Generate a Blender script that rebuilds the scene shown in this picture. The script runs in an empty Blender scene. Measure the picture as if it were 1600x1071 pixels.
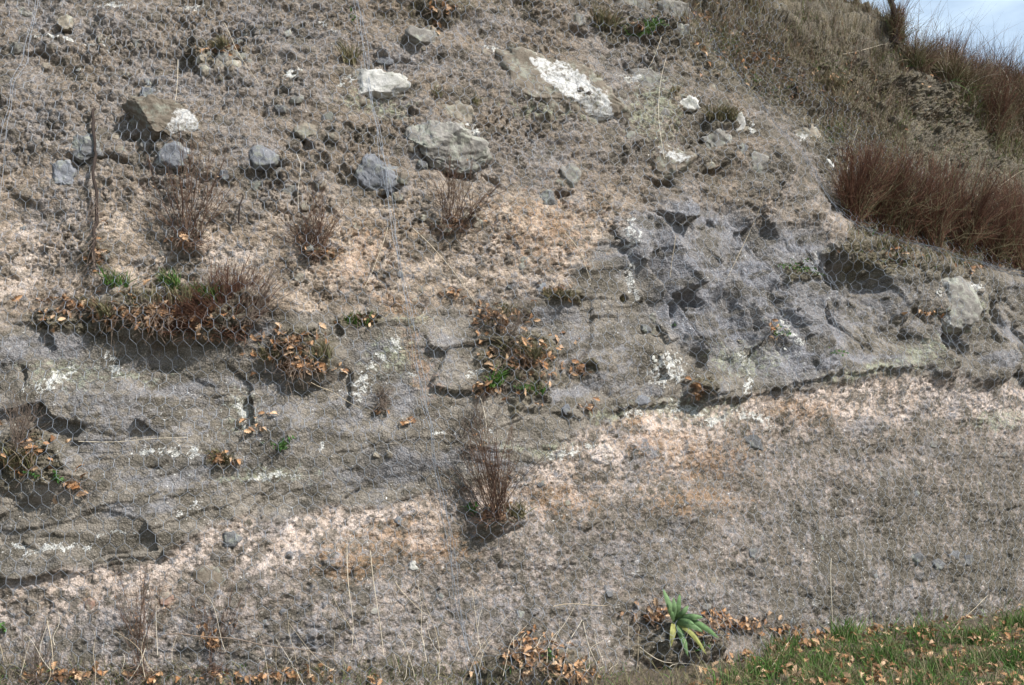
import bpy, math, random
import numpy as np
from mathutils import Vector
from mathutils.bvhtree import BVHTree

# ------------------------------------------------------------------ camera, world, sun
SC = bpy.context.scene
COL = SC.collection
CAMZ, PITCH, FPX = 1.68, math.radians(4.0), 1570.0
cam_d = bpy.data.cameras.new('camera'); cam = bpy.data.objects.new('camera', cam_d); COL.objects.link(cam)
cam.location = (0, 0, CAMZ); cam.rotation_euler = (math.pi / 2 + PITCH, 0, 0)
cam_d.sensor_width = 36; cam_d.lens = FPX / 1600 * 36; cam_d.clip_end = 2000; cam_d.clip_start = .05
SC.camera = cam
SUN_EL, SUN_AZ = math.radians(46), math.radians(52)      # azimuth measured from straight behind the camera towards +x
SD = Vector((math.cos(SUN_EL) * math.sin(SUN_AZ), -math.cos(SUN_EL) * math.cos(SUN_AZ), math.sin(SUN_EL)))
sun_d = bpy.data.lights.new('sun', 'SUN'); sun_d.energy = 5.0; sun_d.angle = math.radians(.53); sun_d.color = (1, .96, .92)
sun = bpy.data.objects.new('sun', sun_d); COL.objects.link(sun)
sun.rotation_euler = SD.to_track_quat('Z', 'Y').to_euler()
W = bpy.data.worlds.new('World'); SC.world = W; W.use_nodes = True
_nt = W.node_tree; _bg = _nt.nodes['Background']; _sky = _nt.nodes.new('ShaderNodeTexSky')
_sky.sky_type = 'NISHITA'; _sky.sun_disc = False; _sky.sun_elevation = SUN_EL
_sky.sun_rotation = math.atan2(SD.x, SD.y); _sky.air_density = 1.0; _sky.dust_density = 1.2; _sky.ozone_density = 1.0
_tc = _nt.nodes.new('ShaderNodeTexCoord'); _mp = _nt.nodes.new('ShaderNodeMapping'); _mp.inputs['Scale'].default_value = (1.6, 1.6, 4.0)
_cl = _nt.nodes.new('ShaderNodeTexNoise'); _cl.inputs['Scale'].default_value = 1.7; _cl.inputs['Detail'].default_value = 6; _cl.inputs['Roughness'].default_value = .6
_mr = _nt.nodes.new('ShaderNodeMapRange'); _mr.inputs[1].default_value = .40; _mr.inputs[2].default_value = .64; _mr.inputs[3].default_value = .05; _mr.inputs[4].default_value = .75
_mx = _nt.nodes.new('ShaderNodeMix'); _mx.data_type = 'RGBA'; _mx.inputs[7].default_value = (6.2, 7.5, 8.6, 1)      # thin bright cloud
_nt.links.new(_tc.outputs['Generated'], _mp.inputs[0]); _nt.links.new(_mp.outputs[0], _cl.inputs['Vector']); _nt.links.new(_cl.outputs[0], _mr.inputs[0]); _nt.links.new(_mr.outputs[0], _mx.inputs[0])
_nt.links.new(_sky.outputs[0], _mx.inputs[6]); _nt.links.new(_mx.outputs[2], _bg.inputs[0]); _bg.inputs[1].default_value = .12
SC.view_settings.view_transform = 'Standard'; SC.view_settings.look = 'None'; SC.view_settings.exposure = .42
SC.render.engine = 'CYCLES'
SC.cycles.max_bounces = 5; SC.cycles.diffuse_bounces = 3; SC.cycles.transparent_max_bounces = 4

rng = np.random.default_rng(7)
R = random.Random(11)

# ------------------------------------------------------------------ noise
def _h(ix, iy, seed):
    h = (ix.astype(np.int64) * 374761393 + iy.astype(np.int64) * 668265263 + seed * 2246822519) & 0xFFFFFFFF
    h = ((h ^ (h >> 13)) * 1274126177) & 0xFFFFFFFF
    h = ((h ^ (h >> 16)) * 2654435761) & 0xFFFFFFFF
    return (h ^ (h >> 15)).astype(np.uint32)
def rnd(ix, iy, seed): return (_h(ix, iy, seed) & 0xFFFFFF).astype(np.float32) / 16777216.0
def perlin(x, y, seed=0):
    x0 = np.floor(x); y0 = np.floor(y); fx = (x - x0).astype(np.float32); fy = (y - y0).astype(np.float32)
    ix = x0.astype(np.int64); iy = y0.astype(np.int64)
    u = fx * fx * fx * (fx * (fx * 6 - 15) + 10); v = fy * fy * fy * (fy * (fy * 6 - 15) + 10)
    def g(i, j, dx, dy):
        a = rnd(ix + i, iy + j, seed) * 6.2831853
        return np.cos(a) * dx + np.sin(a) * dy
    n00 = g(0, 0, fx, fy); n10 = g(1, 0, fx - 1, fy); n01 = g(0, 1, fx, fy - 1); n11 = g(1, 1, fx - 1, fy - 1)
    a = n00 + u * (n10 - n00); b = n01 + u * (n11 - n01)
    return (a + v * (b - a)) * 1.5
def fbm(x, y, seed=0, octv=4, gain=.5):
    s = 0; a = 1; t = 0
    for o in range(octv):
        s = s + a * perlin(x * 2 ** o + 17.3 * o, y * 2 ** o - 9.1 * o, seed + o); t += a; a *= gain
    return s / t
def worley(x, y, seed=0):
    x0 = np.floor(x).astype(np.int64); y0 = np.floor(y).astype(np.int64)
    best = np.full(x.shape, 9., np.float32); bdx = np.zeros_like(best); bdy = np.zeros_like(best)
    bi = np.zeros(x.shape, np.int64); bj = np.zeros(x.shape, np.int64)
    for i in (-1, 0, 1):
        for j in (-1, 0, 1):
            cx = x0 + i; cy = y0 + j
            dx = (x - (cx + .15 + .7 * rnd(cx, cy, seed))).astype(np.float32); dy = (y - (cy + .15 + .7 * rnd(cx, cy, seed + 1))).astype(np.float32)
            d = dx * dx + dy * dy; m = d < best
            best = np.where(m, d, best); bdx = np.where(m, dx, bdx); bdy = np.where(m, dy, bdy); bi = np.where(m, cx, bi); bj = np.where(m, cy, bj)
    return np.sqrt(best), bdx, bdy, bi, bj
def sst(x, a, b):
    t = np.clip((x - a) / (b - a), 0, 1); return t * t * (3 - 2 * t)

# ------------------------------------------------------------------ base shape of the cutting
_cp, _sp = math.cos(PITCH), math.sin(PITCH)
def project(P):
    x = P[..., 0]; y = P[..., 1]; z = P[..., 2] - CAMZ
    d = np.maximum(y * _cp + z * _sp, .05); up = -y * _sp + z * _cp
    return 800 + FPX * x / d, 535.5 - FPX * up / d
_xs = np.linspace(-60, 60, 6001)
_sl = .06 + .36 * sst(_xs, -3.4, 1.6) + .06 * sst(_xs, 2, 5) - .2 * sst(_xs, 9, 30) - .3 * sst(-_xs, 6, 30)
_yy = np.cumsum(_sl) * (_xs[1] - _xs[0]); _yy += 6.92 - np.interp(0, _xs, _yy)
_aa = np.cumsum(np.sqrt(1 + _sl ** 2)) * (_xs[1] - _xs[0]); _aa -= np.interp(0, _xs, _aa)
CREST = 5.25
def base(s, t):
    """s: plan position, t: distance up the face -> point"""
    CR = CREST + 1.15 * sst(s, -.5, 1.5) * (1 - sst(s, 4.5, 4.8) * .45) - .30 * sst(s, 4.2, 6)
    z = np.minimum(t, CR) * .985
    over = np.maximum(t - CR, 0)
    z = z + .30 * over + .35 * (1 - np.exp(-over * 1.2)); yb = np.interp(s, _xs, _yy)
    off = .2 * (np.minimum(t, CR) - 1.68) + over * .93
    off = off + .22 * sst(t, 3.2, 5.4)
    # toe of the face runs out into the verge
    off = off - .25 * np.maximum(.12 - t, 0)
    s0 = 2.55 - .65 * (z - 3.35); zb = 3.22 - .14 * (s - 2.6)
    g = sst(s, s0, s0 + .75) * sst(z, zb - .12, zb + .2)
    off = off + g * (.75 + .28 * np.clip(z - zb, 0, 2.2))
    s1 = 4.80 - 1.06 * (z - 4.2)
    off = off + .35 * sst(s - s1, 0, .3) * sst(z, 3.6, 4.1)
    x = s + 0 * t
    return np.stack([x, yb + off, z + 0 * s], -1)

# ------------------------------------------------------------------ grid
def spaced(a, b, h, lo, hi, grow=1.18):
    mid = list(np.arange(a, b, h)); st = h; p = b; up = []
    while p < hi: up.append(p); st = min(st * grow, 1.5); p += st
    st = h; p = a - h; dn = []
    while p > lo: dn.append(p); st = min(st * grow, 1.5); p -= st
    return np.array(dn[::-1] + mid + up)
GS = spaced(-4.1, 6.3, .008, -28, 34)
GT = spaced(-.05, 5.7, .008, -.4, 26)
S, T = np.meshgrid(GS, GT)
P0 = base(S, T)
U, V = project(P0)
A = np.interp(S, _xs, _aa).astype(np.float32); B = T.astype(np.float32)
dPs = np.gradient(P0, axis=1); dPt = np.gradient(P0, axis=0)
N0 = np.cross(dPs, dPt); N0 /= np.linalg.norm(N0, axis=-1, keepdims=True) + 1e-12
N0 = np.where((N0[..., 1:2] > 0) & (N0[..., 2:3] < .2), -N0, N0)
# soften the normals so the relief stands off the smoothed face
# jitter of the picture-space outlines, so traced edges stay ragged
J1 = fbm(A / .35, B / .35, 301, 5, .6); J2 = fbm(A / .35, B / .35, 311, 5, .6)
UJ = U + 26 * J1; VJ = V + 26 * J2
def curve(pts): return np.interp(UJ, [p[0] for p in pts], [p[1] for p in pts])
C1 = curve([(-400, 1000), (0, 903), (230, 873), (350, 815), (480, 800), (690, 772), (830, 722), (950, 655), (1080, 640), (1230, 602), (1480, 585), (1600, 600), (2300, 600)])
C2 = curve([(-400, 510), (0, 508), (130, 500), (430, 500), (560, 485), (740, 480), (860, 450), (950, 370), (990, 335), (1150, 330), (1300, 370), (1420, 415), (1600, 440), (2300, 500)])
C3 = curve([(-400, 235), (0, 235), (150, 270), (280, 330), (420, 330), (600, 300), (760, 285), (950, 300), (1150, 322), (1290, 335), (1400, 360), (2300, 360)])
z_tuff = sst(VJ - C1, -8, 12)
z_grey = sst(VJ - C2, -14, 14) * (1 - z_tuff)
z_pale = sst(VJ - C3, -50, 50) * (1 - z_grey) * (1 - z_tuff)
z_rub = (1 - sst(VJ - C3, -50, 50)) * (1 - z_grey) * (1 - z_tuff)
C4 = curve([(960, -60), (1040, 50), (1120, 130), (1230, 190), (1310, 275), (1335, 430), (2300, 440)])
z_soil = sst(U + 20 * J1, 1000, 1040) * (1 - sst(VJ - C4, -25, 25))

for cx, cy, rx, ry in [(275, 485, 165, 42), (90, 500, 60, 22), (470, 545, 60, 34), (790, 490, 40, 20), (810, 575, 70, 62), (1065, 1000, 80, 40), (835, 1050, 100, 40), (345, 85, 52, 26), (50, 720, 55, 50), (875, 458, 32, 9), (1090, 605, 18, 12), (300, 378, 40, 12), (490, 396, 30, 10), (705, 352, 36, 10), (775, 808, 36, 18), (560, 500, 44, 10), (1000, 45, 70, 14), (1130, 190, 34, 14), (700, 15, 60, 18), (915, 578, 18, 14), (345, 718, 24, 10), (1250, 425, 20, 16), (1390, 385, 90, 16), (155, 410, 26, 40)]:
    z_soil = np.maximum(z_soil, .9 * (1 - sst(np.sqrt(((UJ - cx) / rx) ** 2 + ((VJ - cy) / ry) ** 2) + .8 * J2, .7, 1.15)))
def poly_sd(poly, pad, u=None, v=None):
    """signed distance in photo pixels (inside positive) for grid points near a polygon"""
    u = UJ if u is None else u; v = VJ if v is None else v
    p = np.array(poly, float)
    m = (u > p[:, 0].min() - pad) & (u < p[:, 0].max() + pad) & (v > p[:, 1].min() - pad) & (v < p[:, 1].max() + pad)
    x = u[m]; y = v[m]; d = np.full(x.shape, 1e9); ins = np.zeros(x.shape, bool)
    for i in range(len(p)):
        ax, ay = p[i]; bx, by = p[(i + 1) % len(p)]
        ex, ey = bx - ax, by - ay
        q = np.clip(((x - ax) * ex + (y - ay) * ey) / (ex * ex + ey * ey + 1e-9), 0, 1)
        d = np.minimum(d, (x - ax - q * ex) ** 2 + (y - ay - q * ey) ** 2)
        c = ((ay > y) != (by > y)) & (x < (bx - ax) * (y - ay) / (by - ay + 1e-12) + ax)
        ins ^= c
    d = np.sqrt(d); d[~ins] *= -1
    return m, d
BLUE = [(955, 345), (1000, 322), (1090, 325), (1290, 345), (1330, 420), (1320, 560), (1230, 600), (1100, 565), (1010, 500), (985, 420)]
z_blue = np.zeros(U.shape)
_m, _d = poly_sd(BLUE, 40); z_blue[_m] = sst(_d, -22, 18)
_m, _d = poly_sd([(1310, 410), (1420, 420), (1600, 440), (1900, 480), (1900, 590), (1600, 600), (1400, 585), (1300, 590)], 40)
z_slab = z_blue.copy(); z_slab[_m] = np.maximum(z_slab[_m], .8 * sst(_d, -22, 18))

# ------------------------------------------------------------------ relief
H = .10 * fbm(A / 1.5, B / 1.1, 1, 3) + .045 * fbm(A / .42, B / .32, 5, 4)
def domes(cell, seed, pres, k, stretch=1., rot=0.):
    a = A * math.cos(rot) + B * math.sin(rot); b = (-A * math.sin(rot) + B * math.cos(rot)) * stretch
    d, dx, dy, i, j = worley(a / cell, b / cell, seed)
    r = .22 + .4 * rnd(i, j, seed + 5) ** 2
    on = rnd(i, j, seed + 6) < pres
    ang = rnd(i, j, seed + 7) * 6.283
    tilt = 1 + .8 * (np.cos(ang) * dx + np.sin(ang) * dy) / r
    dd = np.maximum(np.abs(dx * np.cos(ang) + dy * np.sin(ang)), np.abs(-dx * np.sin(ang) + dy * np.cos(ang)) * 1.2) * .6 + d * .5
    o = np.clip(1 - (dd / r) ** 2, 0, 1) ** .4 * r * cell * k; o = np.minimum(o, r * cell * k * np.clip(.5 + .75 * (np.cos(ang) * dx + np.sin(ang) * dy) / r + .3 * rnd(i, j, seed + 8), .0, 2)) * on
    return o.astype(np.float32), (o > .0).astype(np.float32) * on, rnd(i, j, seed + 9)
amp = np.clip(fbm(A / .8, B / .6, 41, 4) * 1.9 + .55, .08, 1.35)
H += .085 * fbm((A + .4 * B) / .38, (B - .2 * A) / .22, 45, 3) * (z_rub + .4 * z_pale)
tint = np.zeros(U.shape, np.float32); stone = np.zeros(U.shape, np.float32)
rubw = np.clip(z_rub * 1.0 + z_pale * .62 + z_tuff * .30 + z_soil * .5, 0, 1.2)
for cell, seed, pres, k in ((.42, 45, .25, .42), (.24, 51, .28, .5), (.13, 61, .22, .6), (.07, 71, .16, .7), (.036, 81, .16, .8)):
    o, on, rv = domes(cell, seed, pres, k, 1.25, .35)
    H += .85 * o * rubw * np.clip(amp, .2, 1.3)
    w = on * np.clip(rubw * 1.3, 0, 1); tint = np.where(w > .3, rv, tint * (1 - w)); stone = np.maximum(stone * .9, w)
rid = 1 - np.abs(fbm((A + .5 * B) / .09, (B - .3 * A) / .05, 91, 3)) * 2
for cell, rot, stx, sd, a0, g in ((.11, -.5, 1.5, 1201, .030, .55), (.05, -.35, 1.6, 1211, .018, .75), (.024, -.3, 1.5, 1221, .010, .8)):
    wa = A + cell * .5 * fbm(A / cell / 2, B / cell / 2, sd + 20, 2); wb = B + cell * .5 * fbm(A / cell / 2, B / cell / 2, sd + 30, 2)
    a = wa * math.cos(rot) + wb * math.sin(rot); b = (-wa * math.sin(rot) + wb * math.cos(rot)) * stx
    d, dx, dy, i, j = worley(a / cell, b / cell, sd)
    o = a0 * (rnd(i, j, sd + 5) - .5) + g * cell * ((rnd(i, j, sd + 6) - .5) * dx * 1.4 + (rnd(i, j, sd + 7) - .75) * dy)
    H += .30 * o * (z_rub + .6 * z_pale + .30 * z_tuff + .8 * z_soil) * np.clip(amp, .3, 1.2)
    tint = np.where(rubw > .1, .6 * tint + .4 * rnd(i, j, sd + 8), tint); stone = np.maximum(stone, .5 * (rubw > .1))
H += .006 * fbm(A / .016, B / .012, 97, 2) * (z_rub + .8 * z_pale + .4 * z_tuff)
H += (.014 * rid + .02 * fbm(A / .10, B / .06, 95, 4, .6)) * (z_rub + .5 * z_pale + .25 * z_tuff)
cm = .25 + .75 * sst(fbm(A / .5, B / .4, 255, 3), -.25, .15)
for sx, sy, dp, sd, w in ((.24, .12, .040, 241, .055), (.11, .055, .026, 243, .075), (.05, .03, .014, 245, .10)):
    q = np.abs(fbm((A + .45 * B) / sx, (B - .25 * A) / sy, sd, 3, .5)); H -= dp * (1 - sst(q, 0, w)) * cm * (z_rub * np.clip(amp, .25, 1) + .7 * z_pale + .15 * z_grey + .35 * z_tuff + z_soil)
# beds of the grey band
warp = .30 * fbm(A / 1.3, B / .9, 111, 3) + .02 * fbm(A / .2, B / .2, 113, 3)
bed = B - .10 * A + .02 * A * A * 0 + warp
for th, am, sd in ((.34, .030, 121), (.15, .022, 131), (.06, .010, 141), (.025, .004, 151)):
    k = np.floor(bed / th); f = bed / th - k; ki = k.astype(np.int64)
    seg = np.floor(A / (th * 3.2) + 7 * rnd(ki, ki * 0, sd + 3)).astype(np.int64)
    pw = sst(perlin(A / (th * 4) + 3.1 * k, k * 1.7, sd + 4), -.25, .35)
    o = (rnd(ki, ki * 0, sd) - .5) + .55 * (1 - f) ** 1.5 + .06 * (rnd(ki, seg, sd + 2) - .5)
    H += .6 * am * o * pw * np.clip(z_grey - .75 * z_slab, 0, 1)
    if th < .1: H += am * .4 * o * pw * z_tuff * sst(fbm(A / .8, B / .4, 155, 2), .05, .4)
# blocky slabs, leaning down to the right
def facets(cell, rot, stretch, seed, A0, G):
    wa = A + .06 * fbm(A / .3, B / .3, seed + 20, 3); wb = B + .06 * fbm(A / .3, B / .3, seed + 30, 3)
    a = wa * math.cos(rot) + wb * math.sin(rot); b = (-wa * math.sin(rot) + wb * math.cos(rot)) * stretch
    d, dx, dy, i, j = worley(a / cell, b / cell, seed)
    return A0 * (rnd(i, j, seed + 5) - .5) + G * cell * ((rnd(i, j, seed + 6) - .5) * dx * 1.6 + (rnd(i, j, seed + 7) - .35) * dy), rnd(i, j, seed + 8)
f1, r1 = facets(.72, -1.0, 2.1, 161, .13, .40)
f2, r2 = facets(.24, -1.05, 2.3, 171, .022, .24)
H += z_slab * (f1 + f2 + .008 * fbm(A / .05, B / .05, 175, 3))
f3, r3 = facets(.6, .25, 2.2, 181, .035, .2)
H += f3 * z_grey * (1 - z_slab) + .006 * fbm(A / .05, B / .03, 177, 4, .6) * z_grey
# pits and grit of the lower tuff
d, dx, dy, i, j = worley(A / .045, B / .045, 191)
H += z_tuff * (-.012 * (rnd(i, j, 195) < .3) * np.clip(1 - d / .4, 0, 1) + .006 * fbm(A / .03, B / .03, 197, 3, .6) + .012 * fbm(A / .12, B / .1, 199, 3))
H += z_soil * sst(U, 1330, 1420) * sst(V, 60, 120) * (.09 * (fbm((A + .8 * B) / .5, (B - .8 * A) / .12, 217, 4, .6)))
H += z_soil * (.07 * fbm(A / .3, B / .2, 211, 5, .65) + .03 * (1 - 2 * np.abs(fbm((A + .6 * B) / .4, (B - .5 * A) / .14, 215, 4, .6))))

PEB = np.zeros(U.shape); PEBD = np.zeros(U.shape); PEBW = np.zeros(U.shape)
for cell, sd, pr, rmn, rmx in ((.26, 611, .16, .16, .40), (.13, 621, .36, .14, .40), (.07, 631, .46, .16, .40), (.036, 641, .46, .18, .42)):
    wa = A + .4 * cell * fbm(A / cell * 1.5, B / cell * 1.5, sd + 7, 2); wb = B + .4 * cell * fbm(A / cell * 1.5, B / cell * 1.5, sd + 8, 2)
    d, dx, dy, i, j = worley(wa / cell, wb / cell * 1.2, sd); q = rnd(i, j, sd + 2); rr_ = rmn + (rmx - rmn) * rnd(i, j, sd + 3)
    zz = np.clip(z_tuff + .8 * z_pale + .45 * z_rub, 0, 1); mk = (q < pr) * (1 - sst(d, rr_ * .8, rr_)) * zz
    hue = rnd(i, j, sd + 4); PEBD = np.maximum(PEBD * (1 - mk), mk * (hue < .55) * (.55 + .45 * rnd(i, j, sd + 5))); PEB = np.maximum(PEB * (1 - mk), mk * ((hue >= .55) & (hue < .88)))
    PEBW = np.maximum(PEBW * (1 - mk), mk * (hue >= .88) * .5)
    o = np.clip(1 - (d / rr_) ** 2, 0, 1) ** .6 * rr_ * cell; o = np.minimum(o, rr_ * cell * (.45 + .5 * (dx * (rnd(i, j, sd + 6) - .5) + dy * .4) / rr_))
    H += (q < pr) * o * zz * (.40 * z_tuff + .5 * z_pale + .3 * z_rub * np.clip(amp, .1, 1))
LEDGES = [
 ([(-60, 912), (0, 905), (60, 900), (95, 893), (130, 897), (170, 882), (222, 872), (245, 864)], .085, 60),
 ([(2, 795), (20, 832), (60, 838), (100, 838), (150, 842)], .07, 45),
 ([(202, 842), (249, 827), (292, 808), (313, 800), (353, 792), (400, 775), (465, 752)], .075, 45),
 ([(130, 800), (200, 792), (290, 775), (387, 770)], .04, 30),
 ([(400, 820), (470, 814), (505, 812)], .04, 25),
 ([(540, 798), (580, 798), (610, 785), (650, 775), (700, 770)], .05, 35),
 ([(818, 680), (870, 688), (930, 692), (1000, 686)], .06, 30),
 ([(825, 704), (850, 700), (885, 706)], .05, 20),
 ([(935, 648), (1000, 634), (1070, 628), (1120, 625), (1180, 618), (1232, 600), (1300, 585), (1400, 578), (1485, 568)], .10, 60),
 ([(130, 528), (180, 535), (240, 537), (320, 540), (400, 545), (460, 560)], .07, 50),
 ([(20, 690), (70, 686), (130, 690), (190, 688)], .035, 25),
 ([(95, 712), (170, 716), (240, 708)], .03, 20),
 ([(395, 748), (470, 740), (530, 735), (620, 718)], .035, 25),
 ([(235, 587), (290, 590), (340, 600), (430, 612)], .035, 25),
 ([(375, 640), (440, 632), (500, 628)], .04, 30),
 ([(300, 668), (360, 660)], .03, 20),
 ([(840, 458), (890, 460), (985, 480)], .06, 30),
 ([(880, 8), (905, 38), (950, 45), (1010, 60), (1060, 62)], .10, 40),
 ([(780, 40), (850, 30), (890, 40)], .06, 30),
 ([(1345, 636), (1400, 643), (1485, 640)], .06, 35),
 ([(1490, 655), (1560, 640), (1640, 632)], .05, 35),
 ([(690, 520), (740, 515), (800, 530)], .04, 30),
 ([(620, 340), (660, 345), (715, 356)], .06, 25),
 ([(740, 632), (800, 640), (870, 650), (940, 665)], .08, 35),
 ([(440, 600), (500, 585), (560, 580)], .04, 25),
 ([(1230, 215), (1250, 225), (1290, 240)], .05, 25),
 ([(1460, 130), (1490, 165), (1530, 205)], .12, 30), ([(1425, 185), (1470, 225), (1515, 250)], .10, 25), ([(1340, 150), (1390, 190), (1440, 240)], .08, 30),
]
for pts, am, ext in LEDGES:
    x0, x1 = pts[0][0], pts[-1][0]
    m = (U > x0 - 5) & (U < x1 + 5) & (V > min(p[1] for p in pts) - ext * 2) & (V < max(p[1] for p in pts) + 20)
    u = U[m]; vv = V[m] + 10 * J2[m] + 2.5 * perlin(A[m] / .04, B[m] / .2, 401)
    dv = np.interp(u, [p[0] for p in pts], [p[1] for p in pts]) - vv
    fw = min(70, (x1 - x0) / 2.2); fade = sst(u, x0, x0 + fw) * (1 - sst(u, x1 - fw, x1))
    H[m] += (.5 if am > .07 else .3) * am * fade * np.where(dv > 0, np.clip(1 - dv / ext, 0, 1) ** 1.2, -.14 * np.exp(dv / 5)) * (.35 + .65 * sst(perlin(A[m] / .3, B[m] * 0 + x0 * .37, 405), -.35, .15))
def ell(cx, cy, rx, ry, rot=0, u=None, v=None):
    u = UJ if u is None else u; v = VJ if v is None else v
    m = (abs(u - cx) < max(rx, ry) * 1.5 + 10) & (abs(v - cy) < max(rx, ry) * 1.5 + 10)
    c, s_ = math.cos(math.radians(rot)), math.sin(math.radians(rot))
    x = (u[m] - cx) * c + (v[m] - cy) * s_; y = -(u[m] - cx) * s_ + (v[m] - cy) * c
    return m, np.sqrt((x / rx) ** 2 + (y / ry) ** 2), x, y
for cx, cy, rx, ry, rot, dp in [
 (1345, 440, 52, 26, 42, .30), (1322, 415, 10, 40, -8, .12), (1078, 465, 24, 9, 40, .14), (1047, 500, 7, 24, -8, .12), (1487, 530, 15, 38, -8, .26), (1400, 520, 30, 20, 35, .10),
 (1150, 500, 60, 34, 50, .10), (1220, 490, 14, 60, -18, .12), (1225, 450, 14, 12, 40, .10), (1550, 500, 14, 34, -20, .14), (30, 590, 8, 18, 0, .08), (688, 250, 66, 9, 38, .20), (1034, 284, 26, 8, 12, .2), (222, 216, 30, 7, 5, .18), (132, 250, 24, 8, 0, .16), (886, 300, 11, 8, 0, .18), (905, 52, 30, 6, 20, .12), (60, 82, 24, 5, 8, .14), (105, 48, 14, 4, 10, .12), (1120, 258, 16, 6, 0, .14), (600, 304, 22, 6, 0, .14), (735, 205, 22, 5, 30, .12), (860, 322, 14, 5, 0, .12), (175, 255, 30, 5, 14, .12), (1240, 235, 14, 5, 0, .12), (475, 222, 20, 5, 30, .12), (645, 175, 8, 6, 0, .12), (760, 285, 20, 6, 40, .12), (975, 470, 8, 12, 0, .10),
 (885, 400, 5, 10, 0, .05), (1190, 165, 5, 22, 30, .06), (685, 35, 20, 8, 30, .08), (1100, 200, 8, 30, 10, .08), (915, 580, 14, 14, 0, .08)]:
    m, q, x, y = ell(cx, cy, rx, ry, rot); H[m] -= .62 * dp * (1 - sst(q, .3, 1.15))
BULGES = [(290, 490, 165, 48, -4, .13), (480, 560, 65, 40, 0, .12), (805, 570, 75, 65, 0, .12), (1065, 1005, 75, 45, 0, .20), (835, 1055, 95, 50, 0, .22), (345, 92, 58, 34, 0, .05),
 (60, 730, 65, 60, 0, .09), (300, 385, 35, 14, 0, .08), (490, 398, 30, 12, 0, .07), (705, 353, 40, 13, 0, .08), (775, 815, 45, 25, 0, .10), (775, 500, 40, 18, 0, .06), (875, 458, 30, 8, 0, .05),
 (1090, 610, 22, 12, 0, .06), (640, 690, 60, 40, 0, .03), (200, 640, 90, 40, 0, .05), (1040, 570, 40, 50, 0, .05), (960, 590, 45, 40, 30, .05)]
for cx, cy, rx, ry, rot, hh in BULGES:
    m, q, x, y = ell(cx, cy, rx, ry, rot)
    H[m] += hh * np.clip(1 - q * q, 0, 1) ** .8
H = np.where(T < 5.9, H, H * 1.2).astype(np.float32)
PF = P0 + N0 * H[..., None]

# ------------------------------------------------------------------ pigment masks, and one painted shadow
white = np.zeros(U.shape); lich = np.zeros(U.shape); rust = np.zeros(U.shape); dark = np.zeros(U.shape)
nz = fbm(A / .06, B / .06, 501, 4, .65); nz2 = fbm(A / .02, B / .02, 505, 2)
def splat(arr, cx, cy, rx, ry, rot=0, s=1., ragged=1.1):
    m, q, x, y = ell(cx, cy, rx, ry, rot)
    arr[m] = np.maximum(arr[m], s * sst(1.05 - q + ragged * (1.5 * nz[m] + .9 * nz2[m]), .1, .8))
for a_ in [(90, 600, 28, 14, -20), (70, 612, 30, 12, 0), (118, 585, 12, 10, 0), (168, 570, 6, 28, -15), (375, 640, 12, 30, 20), (372, 660, 14, 14, 0), (1042, 572, 28, 22, -10), (1050, 590, 26, 14, 0), (1030, 590, 14, 8, 0), (612, 545, 12, 16, 30), (590, 565, 24, 10, -30), (735, 582, 8, 20, 40),
 (1160, 548, 18, 14, 0), (1075, 640, 40, 16, 0), (1110, 655, 26, 14, 0), (1180, 655, 40, 12, 15), (985, 650, 26, 9, 0), (60, 858, 42, 9, -5), (120, 855, 40, 8, -5), (190, 836, 26, 6, 0), (435, 745, 50, 5, 3), (420, 752, 40, 5, -10), (300, 800, 22, 7, -25),
 (500, 690, 8, 14, 0), (690, 687, 22, 4, -8), (260, 705, 60, 8, 0), (300, 705, 20, 14, 0), (560, 600, 16, 30, 30), (1500, 450, 24, 9, 0), (975, 370, 10, 46, -8), (990, 440, 8, 30, -15), (1300, 420, 6, 40, -12), (1225, 520, 7, 46, -18), (900, 705, 36, 8, 0), (870, 712, 40, 8, 0), (760, 690, 10, 8, 0),
 (290, 8, 24, 8, 10), (180, 14, 40, 5, 0), (100, 60, 50, 4, 12), (150, 70, 40, 4, 18), (770, 66, 16, 5, 12), (640, 575, 10, 6, 0), (1165, 600, 6, 26, 5)]:
    splat(white, *a_)
for a_ in [(922, 160, 28, 13, 55), (880, 120, 40, 12, 38), (860, 150, 30, 6, 12), (580, 131, 50, 11, 4), (456, 117, 18, 6, -20), (1058, 242, 28, 8, 18), (1252, 217, 17, 9, 10), (1275, 206, 10, 10, 0), (985, 124, 24, 8, 10), (290, 196, 16, 18, 0), (1165, 205, 8, 14, -20), (740, 200, 10, 8, 40), (1078, 158, 16, 7, 0), (510, 45, 20, 6, 10), (940, 178, 12, 8, 50)]:
    splat(white, *a_, 1., .8)
for a_ in [(110, 590, 70, 26, 0), (190, 590, 70, 10, 0), (375, 645, 26, 40, 10), (610, 560, 40, 30, 0), (1160, 560, 60, 30, 0), (1080, 640, 90, 22, 0), (1430, 555, 50, 24, -20), (1350, 580, 70, 12, -8), (1500, 490, 30, 30, 0), (860, 175, 60, 10, 10), (880, 145, 60, 8, 40), (1025, 170, 40, 50, 0), (590, 160, 60, 20, 10), (640, 505, 40, 12, 0), (840, 700, 70, 10, 0), (420, 745, 80, 12, 0), (950, 650, 40, 14, 0), (1560, 655, 60, 12, -10), (1010, 190, 40, 30, 0)]:
    splat(lich, *a_, .75)
for a_ in [(660, 850, 70, 26, 5), (610, 830, 40, 26, 0), (550, 880, 50, 30, 0), (620, 480, 60, 22, 40), (650, 560, 60, 20, 60), (870, 780, 50, 24, 0), (1080, 780, 70, 20, 0), (850, 360, 70, 50, 0), (1040, 690, 60, 20, 0), (1000, 660, 40, 16, 0), (560, 400, 60, 40, 0), (260, 935, 14, 12, 0), (140, 945, 12, 10, 0), (1250, 640, 60, 20, 0), (1100, 720, 80, 30, 0)]:
    splat(rust, *a_, .36, 1.6)
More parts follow.
